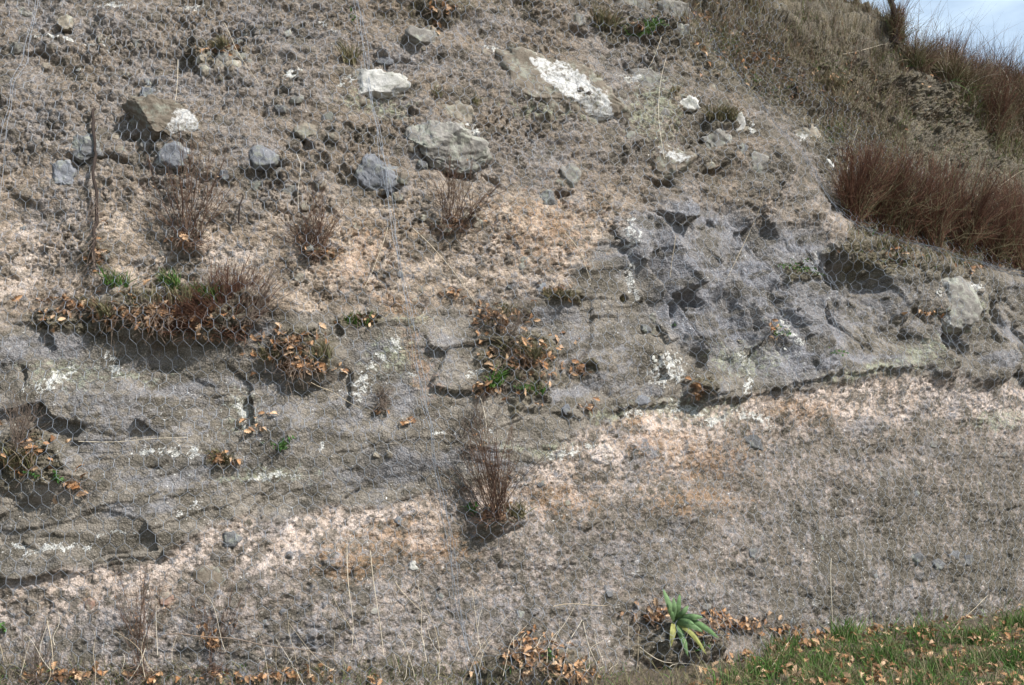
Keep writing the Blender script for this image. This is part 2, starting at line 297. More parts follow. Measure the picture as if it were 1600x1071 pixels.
for a_ in [(330, 910, 34, 34, 0), (590, 880, 40, 40, 0), (500, 905, 40, 30, 0), (770, 840, 40, 50, -10), (720, 790, 22, 60, 0), (960, 800, 60, 24, 0), (1340, 880, 12, 34, -20), (130, 880, 120, 10, -4), (450, 805, 60, 9, -10), (1420, 800, 60, 50, 0), (830, 145, 70, 36, 30), (360, 835, 26, 14, 0), (320, 430, 60, 30, 0), (580, 300, 60, 30, 0), (1380, 690, 90, 16, 0), (1130, 760, 60, 20, 0), (1480, 880, 80, 20, 0), (900, 850, 40, 40, 0), (700, 930, 80, 20, -20), (1560, 750, 60, 60, 0)]:
    splat(dark, *a_, .7, 1.4)  # dark tones of the rock; one patch paints the shadow below the middle shrub
dark = np.maximum(dark, z_tuff * (1 - .0 * dark) * (.55 * sst(fbm(A / .06, B / .7, 553, 4, .6), .1, .3) * sst(fbm(A / .7, B / .5, 554, 2), -.1, .2) + .75 * sst(fbm(A / .22, B / .17, 561, 5, .65), .06, .2) + .6 * sst(fbm(A / .06, B / .05, 571, 3), .16, .28)) + .7 * z_grey * sst(fbm(A / .3, B / .12, 581, 4, .6), .02, .2) + .75 * z_rub * sst(fbm(A / .25, B / .18, 585, 5, .65), .08, .22) + .6 * z_pale * sst(fbm(A / .18, B / .13, 587, 5, .65), .08, .2)).clip(0, .85)
dark = np.maximum(dark, .6 * z_tuff * sst(U, 1000, 1250) * sst(V, 660, 760) * sst(fbm(A / .045, B / .06, 567, 3), -.02, .12)); dark = np.maximum(dark, .95 * z_tuff * sst(U, 1000, 1300) * sst(V, 660, 760) * sst(fbm(A / .11, B / .35, 557, 5, .65) + .45 * fbm(A / .8, B / .5, 558, 3), -.12, .10))
dark = np.maximum(dark, .8 * z_rub * sst(U, 880, 1060) * sst(fbm(A / .3, B / .2, 559, 5, .65), -.12, .1)); dark = np.maximum(dark, PEBD); 
spk, _x, _y, ii, jj = worley(A / .035, B / .035, 521)
white = np.maximum(white, PEBW)
pp = z_grey * .14 + z_tuff * .12 + .03
white = np.maximum(white, (rnd(ii, jj, 523) < pp * (.4 + 1.6 * sst(fbm(A / .6, B / .5, 525, 3), -.2, .4))) * sst(.2 - spk, 0, .06) * .9)
white *= .9
pband = z_tuff * (1 - sst(VJ - C1 + 60 * fbm(A / .4, B / .3, 551, 4, .6), 25, 105))

for a_ in [(50, 390, 80, 80, 0), (20, 460, 50, 40, 0), (340, 410, 60, 34, 0), (860, 400, 60, 60, 0), (1285, 350, 46, 26, 0), (1000, 420, 30, 60, 0), (150, 930, 120, 40, -8), (230, 990, 80, 30, 0), (440, 300, 60, 30, 0), (560, 420, 70, 40, 0), (760, 400, 60, 40, 0), (620, 950, 60, 26, -20), (745, 930, 50, 14, -30), (960, 760, 80, 40, -10), (1340, 860, 26, 60, -20), (1480, 780, 40, 16, 0), (1190, 870, 60, 30, 0), (200, 290, 60, 30, 0)]:
    splat(pband, *a_, .8, 1.5)
streak = fbm(A / .07, B / .9, 555, 4, .6)
bluish = np.clip(z_blue * (.5 + .5 * r1) * sst(fbm(A / .5, B / .4, 591, 3), -.7, 0) + .7 * sst(fbm(A / .5, B / .25, 531, 4, .6), .10, .35) * z_grey + .9 * PEB + .6 * sst(fbm(A / .35, B / .3, 541, 4, .6), .12, .4) * (z_tuff + .7 * z_pale), 0, 1)
for a_ in [(445, 805, 55, 10, -10), (40, 885, 60, 9, -4), (300, 760, 70, 14, 0), (210, 610, 60, 16, 0), (1120, 400, 90, 50, 0), (1500, 620, 90, 24, 0), (70, 330, 60, 30, 0), (100, 300, 40, 24, 0), (200, 640, 130, 60, 0), (420, 650, 60, 60, 0), (300, 745, 120, 24, -8), (560, 640, 70, 50, 0), (660, 560, 40, 60, 0), (560, 740, 80, 24, 0), (880, 540, 80, 50, 0), (1380, 470, 60, 50, 0), (690, 225, 60, 30, 30), (970, 590, 30, 30, 0), (1350, 850, 24, 60, -20), (650, 960, 120, 30, -10), (170, 970, 90, 30, 0), (1130, 345, 80, 16, 0), (580, 925, 70, 20, 0), (70, 30, 110, 30, 10), (250, 130, 90, 30, 10), (430, 40, 110, 26, 10), (640, 90, 70, 24, 10), (400, 250, 60, 30, 0), (280, 250, 50, 20, 0), (850, 250, 60, 40, 0), (1010, 110, 50, 30, 0), (740, 40, 60, 20, 0), (60, 180, 50, 50, 0), (150, 1010, 150, 40, 0), (480, 1010, 160, 40, -10), (800, 960, 120, 40, 0), (1150, 930, 120, 40, 0), (1400, 950, 150, 40, 0), (980, 870, 90, 30, 0), (1250, 820, 70, 40, 0), (330, 985, 90, 30, 0)]:
    splat(bluish, *a_, .62, 1.8)

# ------------------------------------------------------------------ materials
def new_mat(name):
    m = bpy.data.materials.new(name); m.use_nodes = True
    return m, m.node_tree, m.node_tree.nodes['Principled BSDF']
def mixc(nt, fac, a, b, mode='MIX'):
    n = nt.nodes.new('ShaderNodeMix'); n.data_type = 'RGBA'; n.blend_type = mode
    for sock, val in ((n.inputs[0], fac), (n.inputs[6], a), (n.inputs[7], b)):
        if hasattr(val, 'is_output'): nt.links.new(val, sock)
        elif isinstance(val, (int, float)): sock.default_value = val
        else: sock.default_value = (*val, 1)
    return n.outputs[2]
def mth(nt, op, a, b=None, clamp=False):
    n = nt.nodes.new('ShaderNodeMath'); n.operation = op; n.use_clamp = clamp
    for sock, val in ((n.inputs[0], a), (n.inputs[1], b)):
        if val is None: continue
        if hasattr(val, 'is_output'): nt.links.new(val, sock)
        else: sock.default_value = val
    return n.outputs[0]
def noise(nt, scale, detail=4, rough=.6, vec=None, kind='Noise'):
    n = nt.nodes.new('ShaderNodeTex' + kind); n.inputs['Scale'].default_value = scale
    if kind == 'Noise': n.inputs['Detail'].default_value = detail; n.inputs['Roughness'].default_value = rough
    if vec is not None: nt.links.new(vec, n.inputs['Vector'])
    return n
def ramp(nt, fac, lo, hi, a=0., b=1.):
    n = nt.nodes.new('ShaderNodeMapRange'); n.inputs[1].default_value = lo; n.inputs[2].default_value = hi; n.inputs[3].default_value = a; n.inputs[4].default_value = b
    nt.links.new(fac, n.inputs[0]); return n.outputs[0]
def objvec(nt):
    return nt.nodes.new('ShaderNodeNewGeometry').outputs['Position']

def rock_material():
    m, nt, bs = new_mat('cutting_rock'); pos = objvec(nt)
    def attr(nm):
        a = nt.nodes.new('ShaderNodeAttribute'); a.attribute_name = nm
        s = nt.nodes.new('ShaderNodeSeparateColor'); nt.links.new(a.outputs['Color'], s.inputs[0]); return s.outputs[0], s.outputs[1], s.outputs[2], a.outputs['Alpha']
    tuff, grey, pale, soil = attr('zone'); wh, li, ru, dk = attr('stain_shade'); bl, st, ti, sl = attr('stone')
    n1 = noise(nt, 5.5, 5, .62, pos).outputs[0]; n2 = noise(nt, 28, 4, .65, pos).outputs[0]; n3 = noise(nt, 140, 3, .6, pos).outputs[0]; n4 = noise(nt, 1.9, 4, .6, pos).outputs[0]
    rub = mixc(nt, ramp(nt, n2, .3, .7), (.10, .082, .062), (.275, .228, .18)); rub = mixc(nt, ramp(nt, n4, .42, .62), rub, mixc(nt, ramp(nt, n2, .3, .7), (.118, .105, .092), (.315, .285, .26)))
    pal = mixc(nt, ramp(nt, n1, .41, .59), (.20, .16, .12), (.53, .445, .365))
    pal = mixc(nt, sl, pal, mixc(nt, ramp(nt, n1, .38, .6), (.34, .28, .23), (.64, .56, .50)))
    gry = mixc(nt, ramp(nt, n1, .32, .68), (.10, .09, .073), (.25, .227, .196))
    tf = mixc(nt, sl, mixc(nt, ramp(nt, n2, .32, .68), (.13, .113, .093), mixc(nt, ramp(nt, n4, .37, .50), (.19, .162, .134), mixc(nt, ramp(nt, n1, .4, .6), (.29, .25, .22), (.53, .46, .425)))), mixc(nt, ramp(nt, n1, .35, .65), (.37, .30, .245), (.74, .64, .575)))
    so = mixc(nt, ramp(nt, n2, .3, .7), (.06, .054, .034), (.165, .145, .10))
    c = mixc(nt, pale, rub, pal); c = mixc(nt, grey, c, gry); c = mixc(nt, tuff, c, tf)
    c = mixc(nt, bl, c, mixc(nt, ramp(nt, n2, .3, .7), (.112, .112, .119), (.285, .285, .298)))
    c = mixc(nt, soil, c, so)
    # stones set in the matrix have tones of their own
    cr = nt.nodes.new('ShaderNodeValToRGB'); e = cr.color_ramp; e.interpolation = 'CONSTANT'
    e.elements[0].position = 0; e.elements[0].color = (.15, .13, .11, 1); e.elements[1].position = .3; e.elements[1].color = (.22, .185, .15, 1)
    for p_, c_ in ((.48, (.13, .135, .14)), (.62, (.30, .26, .215)), (.76, (.19, .145, .11)), (.9, (.36, .34, .31))):
        q = e.elements.new(p_); q.color = (*c_, 1)
    nt.links.new(ti, cr.inputs[0])
    c = mixc(nt, mth(nt, 'MULTIPLY', st, .5), c, cr.outputs[0])
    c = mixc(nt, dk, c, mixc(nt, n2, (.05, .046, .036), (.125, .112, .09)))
    c = mixc(nt, ru, c, mixc(nt, n2, (.30, .175, .095), (.50, .34, .22)))
    c = mixc(nt, mth(nt, 'MULTIPLY', li, ramp(nt, n2, .35, .6)), c, (.30, .315, .235))
    wsum = mth(nt, 'ADD', wh, mth(nt, 'ADD', mth(nt, 'MULTIPLY', mth(nt, 'SUBTRACT', n2, .5), 1.5), mth(nt, 'MULTIPLY', mth(nt, 'SUBTRACT', n3, .5), 1.5)))
    wsum = mth(nt, 'MULTIPLY', ramp(nt, wsum, .5, .95, 0, .95), ramp(nt, wh, .05, .3))
    c = mixc(nt, wsum, c, mixc(nt, n2, (.40, .40, .37), (.62, .62, .59)))
    # grit
    c = mixc(nt, 1., c, mixc(nt, ramp(nt, n3, .25, .75), (.48, .47, .45), (1.5, 1.5, 1.5)), 'MULTIPLY')
    v = noise(nt, 75, vec=pos, kind='Voronoi'); v.feature = 'F1'
    c = mixc(nt, mth(nt, 'MULTIPLY', ramp(nt, v.outputs['Distance'], .42, .25), .35), c, mixc(nt, v.outputs['Color'], (.12, .10, .085), (.50, .46, .42)))
    hs_ = nt.nodes.new('ShaderNodeHueSaturation'); hs_.inputs['Saturation'].default_value = 1.2; nt.links.new(c, hs_.inputs['Color']); c = hs_.outputs[0]
    nt.links.new(c, bs.inputs['Base Color']); bs.inputs['Roughness'].default_value = .92; bs.inputs['Specular IOR Level'].default_value = .25
    b = nt.nodes.new('ShaderNodeBump'); b.inputs['Strength'].default_value = 1.; b.inputs['Distance'].default_value = .014
    hsum = mth(nt, 'ADD', mth(nt, 'MULTIPLY', n2, .8), mth(nt, 'ADD', mth(nt, 'MULTIPLY', n3, .45), mth(nt, 'MULTIPLY', v.outputs['Distance'], -.35)))
    nt.links.new(hsum, b.inputs['Height']); nt.links.new(b.outputs[0], bs.inputs['Normal'])
    return m
def stone_material(name, ca, cb, cw=(.60, .595, .565)):
    m, nt, bs = new_mat(name); pos = objvec(nt)
    n1 = noise(nt, 9, 5, .65, pos).outputs[0]; n2 = noise(nt, 45, 4, .65, pos).outputs[0]; n3 = noise(nt, 170, 3, .6, pos).outputs[0]
    c = mixc(nt, ramp(nt, n1, .3, .7), ca, cb)
    c = mixc(nt, mth(nt, 'MULTIPLY', ramp(nt, noise(nt, 14, 4, .7, pos).outputs[0], .5, .62), .6), c, (.30, .31, .25))
    a = nt.nodes.new('ShaderNodeAttribute'); a.attribute_name = 'white'
    wf = mth(nt, 'ADD', a.outputs['Fac'], mth(nt, 'ADD', mth(nt, 'MULTIPLY', mth(nt, 'SUBTRACT', n2, .5), 1.6), mth(nt, 'MULTIPLY', mth(nt, 'SUBTRACT', n1, .5), 1.6)))
    c = mixc(nt, ramp(nt, wf, .3, .75), c, mixc(nt, ramp(nt, n2, .25, .7), [q * .72 for q in cw], cw))
    oi = nt.nodes.new('ShaderNodeObjectInfo')
    c = mixc(nt, 1., c, mixc(nt, oi.outputs['Random'], (.78, .77, .76), (1.2, 1.2, 1.2)), 'MULTIPLY')
    c = mixc(nt, 1., c, mixc(nt, ramp(nt, n3, .25, .75), (.75, .75, .75), (1.22, 1.22, 1.22)), 'MULTIPLY')
    nt.links.new(c, bs.inputs['Base Color']); bs.inputs['Roughness'].default_value = .9; bs.inputs['Specular IOR Level'].default_value = .25
    b = nt.nodes.new('ShaderNodeBump'); b.inputs['Strength'].default_value = .8; b.inputs['Distance'].default_value = .01
    nt.links.new(mth(nt, 'ADD', mth(nt, 'MULTIPLY', n2, 1.), mth(nt, 'MULTIPLY', n3, .4)), b.inputs['Height']); nt.links.new(b.outputs[0], bs.inputs['Normal'])
    return m
def varied(name, cols, rough=.8, trans=0., scale=40.):
    """tone varies per object, per loose piece and with a fine noise"""
    m, nt, bs = new_mat(name)
    g = nt.nodes.new('ShaderNodeNewGeometry'); oi = nt.nodes.new('ShaderNodeObjectInfo')
    f = mth(nt, 'FRACT', mth(nt, 'ADD', g.outputs['Random Per Island'], oi.outputs['Random']))
    cr = nt.nodes.new('ShaderNodeValToRGB'); e = cr.color_ramp
    e.elements[0].color = (*cols[0], 1); e.elements[1].color = (*cols[-1], 1)
    for k, c in enumerate(cols[1:-1]):
        q = e.elements.new((k + 1) / (len(cols) - 1)); q.color = (*c, 1)
    nt.links.new(f, cr.inputs[0])
    n = noise(nt, scale, 3, .6, g.outputs['Position']).outputs[0]
    c = mixc(nt, 1., cr.outputs[0], mixc(nt, ramp(nt, n, .3, .7), (.7, .7, .7), (1.25, 1.25, 1.25)), 'MULTIPLY')
    nt.links.new(c, bs.inputs['Base Color']); bs.inputs['Roughness'].default_value = rough; bs.inputs['Specular IOR Level'].default_value = .3
    if trans:
        t = nt.nodes.new('ShaderNodeBsdfTranslucent'); nt.links.new(c, t.inputs[0]); mx = nt.nodes.new('ShaderNodeMixShader'); mx.inputs[0].default_value = trans
        out = nt.nodes['Material Output']; nt.links.new(bs.outputs[0], mx.inputs[1]); nt.links.new(t.outputs[0], mx.inputs[2]); nt.links.new(mx.outputs[0], out.inputs[0])
    return m
M = {
 'rock': rock_material(),
 'grey': stone_material('grey_stone', (.135, .125, .108), (.245, .23, .205)),
 'blue': stone_material('bluish_stone', (.12, .125, .135), (.235, .24, .255)),
 'tan': stone_material('tan_stone', (.18, .155, .118), (.32, .28, .22)),
 'brown': stone_material('brown_stone', (.13, .11, .082), (.22, .185, .145)),
 'white': stone_material('white_stone', (.38, .37, .33), (.68, .67, .63)),
 'dark': stone_material('dark_stone', (.085, .085, .085), (.16, .16, .16)),
 'red': stone_material('reddish_stone', (.24, .15, .11), (.34, .23, .18)),
 'wire': None,
 'twig': varied('twig_bark', [(.085, .045, .030), (.15, .085, .055), (.20, .13, .09), (.06, .035, .026)], .85),
 'twig_grey': varied('grey_twig_bark', [(.16, .12, .095), (.22, .17, .13), (.10, .075, .06)], .85),
 'brush': varied('brush_bark', [(.07, .03, .02), (.11, .05, .03), (.19, .10, .06), (.045, .022, .016)], .85),
 'straw': varied('dry_straw', [(.58, .49, .35), (.72, .65, .52), (.46, .37, .24), (.66, .60, .49)], .7, .15),
 'oak': varied('dead_oak_leaf', [(.32, .15, .06), (.48, .29, .155), (.17, .085, .04), (.60, .42, .26), (.38, .20, .09), (.12, .07, .04), (.54, .36, .22)], .7, .15),
 'green': varied('fresh_leaf', [(.06, .15, .03), (.10, .21, .045), (.04, .10, .025), (.13, .22, .06)], .6, .2),
 'grass': varied('verge_grass', [(.05, .135, .022), (.09, .21, .035), (.13, .22, .05), (.03, .07, .018), (.24, .20, .10)], .6, .2),
 'dullgrass': varied('withered_grass', [(.22, .18, .10), (.14, .14, .06), (.30, .25, .16), (.10, .11, .045), (.19, .12, .07)], .75, .15),
 'mullein': varied('felted_leaf', [(.10, .175, .065), (.15, .235, .105), (.08, .14, .05)], .75, .15),
 'yellow': varied('yellowed_leaf', [(.25, .27, .08), (.32, .31, .11)], .7, .15),
 'rust': varied('rusty_iron', [(.028, .021, .018), (.04, .028, .022)], .85),
 'earth': None,
}
def wire_mat():
    m, nt, bs = new_mat('galvanised_wire'); pos = objvec(nt)
    n = noise(nt, 30, 3, .6, pos).outputs[0]
    nt.links.new(mixc(nt, ramp(nt, n, .3, .7), (.18, .20, .23), (.30, .335, .375)), bs.inputs['Base Color'])
    bs.inputs['Metallic'].default_value = .35; bs.inputs['Roughness'].default_value = .45
    return m
M['wire'] = wire_mat()
def earth_mat():
    m, nt, bs = new_mat('verge_earth'); pos = objvec(nt)
    n1 = noise(nt, 3, 5, .6, pos).outputs[0]; n2 = noise(nt, 40, 4, .6, pos).outputs[0]
    c = mixc(nt, ramp(nt, n1, .35, .65), (.06, .048, .032), (.085, .066, .045)); c = mixc(nt, ramp(nt, n2, .5, .7), c, (.20, .15, .10))
    nt.links.new(c, bs.inputs['Base Color']); bs.inputs['Roughness'].default_value = .95
    b = nt.nodes.new('ShaderNodeBump'); b.inputs['Distance'].default_value = .02; nt.links.new(n2, b.inputs['Height']); nt.links.new(b.outputs[0], bs.inputs['Normal'])
    return m
M['earth'] = earth_mat()

# ------------------------------------------------------------------ mesh helpers
def mesh_np(name, verts, faces, mat=None, smooth=False):
    """faces: (n,3) or (n,4) int array"""
    verts = np.asarray(verts, np.float32).reshape(-1, 3); faces = np.asarray(faces, np.int32)
    me = bpy.data.meshes.new(name); k = faces.shape[1]
    me.vertices.add(len(verts)); me.vertices.foreach_set('co', verts.ravel())
    me.loops.add(faces.size); me.loops.foreach_set('vertex_index', faces.ravel())
    me.polygons.add(len(faces)); me.polygons.foreach_set('loop_start', np.arange(0, faces.size, k, dtype=np.int32))
    if smooth: me.polygons.foreach_set('use_smooth', np.ones(len(faces), bool))
    me.update(calc_edges=True)
    if mat: me.materials.append(mat)
    return me
def link(name, me, parent=None, loc=None):
    o = bpy.data.objects.new(name, me); COL.objects.link(o)
    if parent: o.parent = parent
    if loc is not None: o.location = loc
    return o
def tag(o, label=None, cat=None, group=None, kind=None):
    if label: o['label'] = label
    if cat: o['category'] = cat
    if group: o['group'] = group
    if kind: o['kind'] = kind
    return o
class MB:
    def __init__(s): s.v = []; s.f = []; s.n = 0
    def add(s, v, f):
        v = np.asarray(v, np.float32).reshape(-1, 3); f = np.asarray(f, np.int64)
        if f.shape[1] == 4: f = np.concatenate([f[:, :3], f[:, [0, 2, 3]]])
        s.v.append(v); s.f.append(f + s.n); s.n += len(v)
    def tubes(s, paths, radii, sides=3):
        """paths (N,K,3), radii (N,K)"""
        p = np.asarray(paths, np.float32); N_, K, _ = p.shape; r = np.broadcast_to(np.asarray(radii, np.float32), (N_, K))
        t = np.gradient(p, axis=1); t /= np.linalg.norm(t, axis=-1, keepdims=True) + 1e-9
        ref = np.where(np.abs(t[..., 1:2]) < .9, np.array([0, 1., 0]), np.array([1., 0, 0])); a = np.cross(t, ref); a /= np.linalg.norm(a, axis=-1, keepdims=True) + 1e-9; b = np.cross(t, a)
        ang = np.arange(sides) * 2 * math.pi / sides
        v = p[:, :, None] + r[:, :, None, None] * (np.cos(ang)[None, None, :, None] * a[:, :, None] + np.sin(ang)[None, None, :, None] * b[:, :, None])
        i = np.arange(N_)[:, None, None] * K * sides + np.arange(K - 1)[None, :, None] * sides; k = np.arange(sides)[None, None]; k2 = (k + 1) % sides
        f = np.stack([i + k, i + k2, i + sides + k2, i + sides + k], -1).reshape(-1, 4)
        s.add(v, f)
    def mesh(s, name, mat, origin=(0, 0, 0), smooth=False):
        return mesh_np(name, np.concatenate(s.v) - np.asarray(origin, np.float32), np.concatenate(s.f), mat, smooth)

# ------------------------------------------------------------------ the cliff
nr, nc = U.shape
idx = np.arange(nr * nc).reshape(nr, nc)
F = np.stack([idx[:-1, :-1], idx[:-1, 1:], idx[1:, 1:], idx[1:, :-1]], -1).reshape(-1, 4)
me = mesh_np('cliff', PF.reshape(-1, 3), F, M['rock'], True)
def setattr_(nm, ch):
    a = me.attributes.new(nm, 'FLOAT_COLOR', 'POINT'); d = np.stack([np.broadcast_to(c, U.shape).ravel() for c in ch], -1).astype(np.float32)
    a.data.foreach_set('color', d.ravel())
setattr_('zone', (z_tuff, z_grey, z_pale, z_soil)); setattr_('stain_shade', (white, lich, rust, dark)); setattr_('stone', (bluish, stone * (1 - z_grey), tint, pband))
cliff = link('cliff', me); tag(cliff, 'grey and pink weathered rock face of the road cutting', kind='structure')

# ------------------------------------------------------------------ ground
gx = spaced(-5, 8, .05, -400, 400, 1.35); gy = spaced(4.5, 11, .05, -400, 400, 1.35)
_st0 = 1
GX, GY = np.meshgrid(gx, gy)
yface = np.interp(GX, _xs, _yy) - .42
GZ = .03 * fbm(GX / .5, GY / .5, 601, 4) + .10 * sst(GX, 1.2, 4) * sst(GY - yface, -1.2, 0) - .03
me = mesh_np('ground', np.stack([GX, GY, GZ], -1), (lambda i: np.stack([i[:-1, :-1], i[:-1, 1:], i[1:, 1:], i[1:, :-1]], -1).reshape(-1, 4))(np.arange(GX.size).reshape(GX.shape)), M['earth'], True)
tag(link('ground', me), 'earth verge at the foot of the cutting', kind='structure')

# coarse copy for looking things up on the surface
jr = np.flatnonzero((GT > -.3) & (GT < 9))[::3]; jc = np.flatnonzero((GS > -4.6) & (GS < 9))[::3]
PC = PF[np.ix_(jr, jc)]; mr, mc = PC.shape[:2]; ic = np.arange(mr * mc).reshape(mr, mc)
FC = np.stack([ic[:-1, :-1], ic[:-1, 1:], ic[1:, 1:], ic[1:, :-1]], -1).reshape(-1, 4)
gi = np.flatnonzero((gx > -6) & (gx < 9)); gj = np.flatnonzero((gy > 3.5) & (gy < 12))
PG = np.stack([GX, GY, GZ], -1)[np.ix_(gj, gi)]; ig = np.arange(PG.shape[0] * PG.shape[1]).reshape(PG.shape[:2]) + mr * mc
FG = np.stack([ig[:-1, :-1], ig[:-1, 1:], ig[1:, 1:], ig[1:, :-1]], -1).reshape(-1, 4)
BVH = BVHTree.FromPolygons(PC.reshape(-1, 3).tolist() + PG.reshape(-1, 3).tolist(), FC.tolist() + FG.tolist())
EYE = Vector((0, 0, CAMZ))
def ray(u, v):
    x = (u - 800) / FPX; q = (535.5 - v) / FPX
    return Vector((x, _cp - q * _sp, _sp + q * _cp)).normalized()
def hit(u, v):
    for _ in range(60):
        d = ray(u, v); h, n, _, _ = BVH.ray_cast(EYE, d, 15)
        if h is not None: break
        v += 6 if v < 600 else -6
    if n.dot(d) > 0: n = -n
    return h, n
def mpp(p): return (p.y * _cp + (p.z - CAMZ) * _sp) / FPX     # metres per photo pixel at a point

# ------------------------------------------------------------------ boulders and stones
import bmesh
def ico(sub):
    bm = bmesh.new(); bmesh.ops.create_icosphere(bm, subdivisions=sub, radius=1)
    v = np.array([x.co[:] for x in bm.verts]); f = np.array([[q.index for q in x.verts] for x in bm.faces]); bm.free(); return v, f
ICO = {k: ico(k) for k in (2, 3, 4, 5, 6)}
net_add = []           # points that push the netting out
def boulder(name, label, cat, mat, outline=None, ell=None, depth=.1, wpoly=None, wall=0., planes=2, seed=0, rough=.15, sub=5, group=None, sink=.45):
    """outline: photo polygon of the stone seen against the face; depth: how far it stands out (m)"""
    rr = np.random.default_rng(seed)
    if ell is not None:
        cx, cy, rx, ry, rot = ell
        th = np.linspace(0, 2 * math.pi, 14, endpoint=False); k = 1 + rr.uniform(-.13, .13, 14)
        x = rx * k * np.cos(th); y = ry * k * np.sin(th); c, s_ = math.cos(math.radians(rot)), math.sin(math.radians(rot))
        outline = np.stack([cx + x * c - y * s_, cy + x * s_ + y * c], -1)
    outline = np.asarray(outline, float); cx, cy = outline.mean(0)
    p, n = hit(cx, cy)
    nn = Vector((0, 0, 0))
    for q in range(0, len(outline), 2): nn += hit(*(outline[q] * .6 + np.array([cx, cy]) * .4))[1]
    n = (nn + n).normalized(); n = (n + Vector((0.2, -.9, .15))).normalized()
    right = Vector((1, 0, 0)); right = (right - n * right.dot(n)).normalized(); up = n.cross(right); up = up if up.z > 0 else -up
    m = mpp(p)
    # outline on the tangent plane through p
    loc = []
    for q in outline:
        d = ray(*q); t = (p - EYE).dot(n) / d.dot(n); w = EYE + d * t - p
        loc.append((w.dot(right), w.dot(up)))
    loc = np.array(loc); ang = np.arctan2(loc[:, 1], loc[:, 0]); rad = np.hypot(loc[:, 0], loc[:, 1]); depth *= .36; rad *= 1.10; o = np.argsort(ang); ang = ang[o]; rad = rad[o]
    v, f = ICO[sub]; v = v.copy()
    th = np.arctan2(v[:, 1], v[:, 0]); r = np.interp(th, ang, rad, period=2 * math.pi)
    rxy = np.hypot(v[:, 0], v[:, 1]); sq = rxy ** .75
    X = np.cos(th) * r * sq; Y = np.sin(th) * r * sq; Z = v[:, 2] * depth / (1 - sink)
    # flat broken faces
    Q = np.stack([X / rad.mean(), Y / rad.mean(), v[:, 2]], -1); wf = np.zeros(len(v))
    tl = rr.uniform(-.25, .25, 2); Q[:, 2] = np.minimum(Q[:, 2], .62 + tl[0] * Q[:, 0] + (tl[1] + .1) * Q[:, 1])
    for k in range(planes):
        a = rr.uniform(0, 6.283); e = rr.uniform(.25, 1.0); d = np.array([math.cos(a) * math.cos(e), math.sin(a) * math.cos(e), math.sin(e)]); lim = rr.uniform(.66, .92)
        ex = Q @ d - lim * (.9 if k else .8); cut = np.clip(ex, 0, None); Q = Q - cut[:, None] * d
        if k == 0 and wall: wf = np.maximum(wf, (cut > .005) * wall)
    Z = Q[:, 2] * depth / (1 - sink); X = Q[:, 0] * rad.mean(); Y = Q[:, 1] * rad.mean()
    nzs = fbm(X / (rad.mean() * .6) + seed, Y / (rad.mean() * .6) + 2 * Z / rad.mean(), seed + 700, 5, .62)
    nz_ = fbm((X + .7 * Z) / .05 + seed, (Y - .6 * Z) / .05, seed + 900, 4, .6)
    k = 1 + rough * 2.2 * nzs
    mid = fbm(X / .16 + 1.7 * Z / .16 + seed, Y / .13, seed + 950, 4, .6) * min(1., rad.mean() / .12)
    Z = Z * k + .018 * mid + .009 * nz_ - depth * sink / (1 - sink) * .5; X = X * k + .003 * nz_ + .006 * mid; Y = Y * k + .006 * mid
    Rm = np.array([right[:], up[:], n[:]])
    off = np.stack([X, Y, Z], -1) @ Rm
    W_ = off + np.array(p[:])
    if wpoly is not None:
        uu, vv = project(W_); uu = uu + 9 * fbm(X / .05, Y / .05, seed + 31, 3); vv = vv + 9 * fbm(X / .05, Y / .05, seed + 37, 3); q = np.asarray(wpoly, float); ins = np.zeros(len(uu), bool)
        for i in range(len(q)):
            ax, ay = q[i]; bx, by = q[(i + 1) % len(q)]
            ins ^= ((ay > vv) != (by > vv)) & (uu < (bx - ax) * (vv - ay) / (by - ay + 1e-9) + ax)
        wf = np.maximum(wf, ins * (Z > -depth * .3) * .66)
    me = mesh_np(name, off, f, M[mat], True)
    a = me.attributes.new('white', 'FLOAT', 'POINT'); a.data.foreach_set('value', wf.astype(np.float32))
    ob = link(name, me, loc=p); tag(ob, label, cat, group)
    fr = W_[Z > 0]
    if len(fr): net_add.append(fr[::max(1, len(fr) // 400)])
    return ob

boulder('boulder', 'large brown boulder broken open to a long bright white face', 'boulder', 'brown',
        outline=[(776, 92), (800, 84), (834, 92), (872, 101), (915, 116), (945, 138), (968, 172), (964, 198), (945, 212), (915, 208), (880, 186), (845, 166), (800, 158), (772, 130)], depth=.34,
        wpoly=[(824, 88), (850, 92), (885, 100), (912, 117), (938, 142), (960, 170), (956, 200), (932, 188), (905, 164), (880, 147), (850, 126)], seed=3, planes=1, sub=6)
boulder('boulder', 'flat white boulder lying left of the white lacing wire near the top', 'boulder', 'white',
        outline=[(528, 124), (545, 115), (575, 113), (605, 118), (628, 122), (632, 135), (610, 147), (585, 145), (555, 143), (535, 138)], depth=.12, seed=5, planes=1)
boulder('boulder', 'small white two-armed stone left of the flat white boulder', 'boulder', 'white',
        outline=[(437, 126), (448, 118), (456, 106), (470, 109), (478, 117), (462, 119), (452, 125), (443, 132)], depth=.07, seed=6, sub=4)
boulder('boulder', 'big grey tilted slab with a black shadow under its left edge', 'boulder', 'grey',
        outline=[(634, 208), (650, 200), (690, 196), (725, 205), (756, 224), (760, 246), (742, 262), (708, 268), (690, 262), (660, 232), (642, 222)], depth=.24, seed=8, planes=1, sub=6)
boulder('boulder', 'tan pointed stone resting just above the big grey tilted slab', 'boulder', 'tan',
        outline=[(682, 165), (700, 160), (722, 163), (738, 184), (745, 205), (728, 204), (705, 194), (690, 180)], depth=.15, seed=9, wpoly=[(730, 190), (746, 206), (735, 208), (722, 200)])
boulder('boulder', 'rounded blue-grey boulder crossed by the lacing wire', 'boulder', 'blue', ell=(597, 273, 36, 28, 5), depth=.16, seed=10)
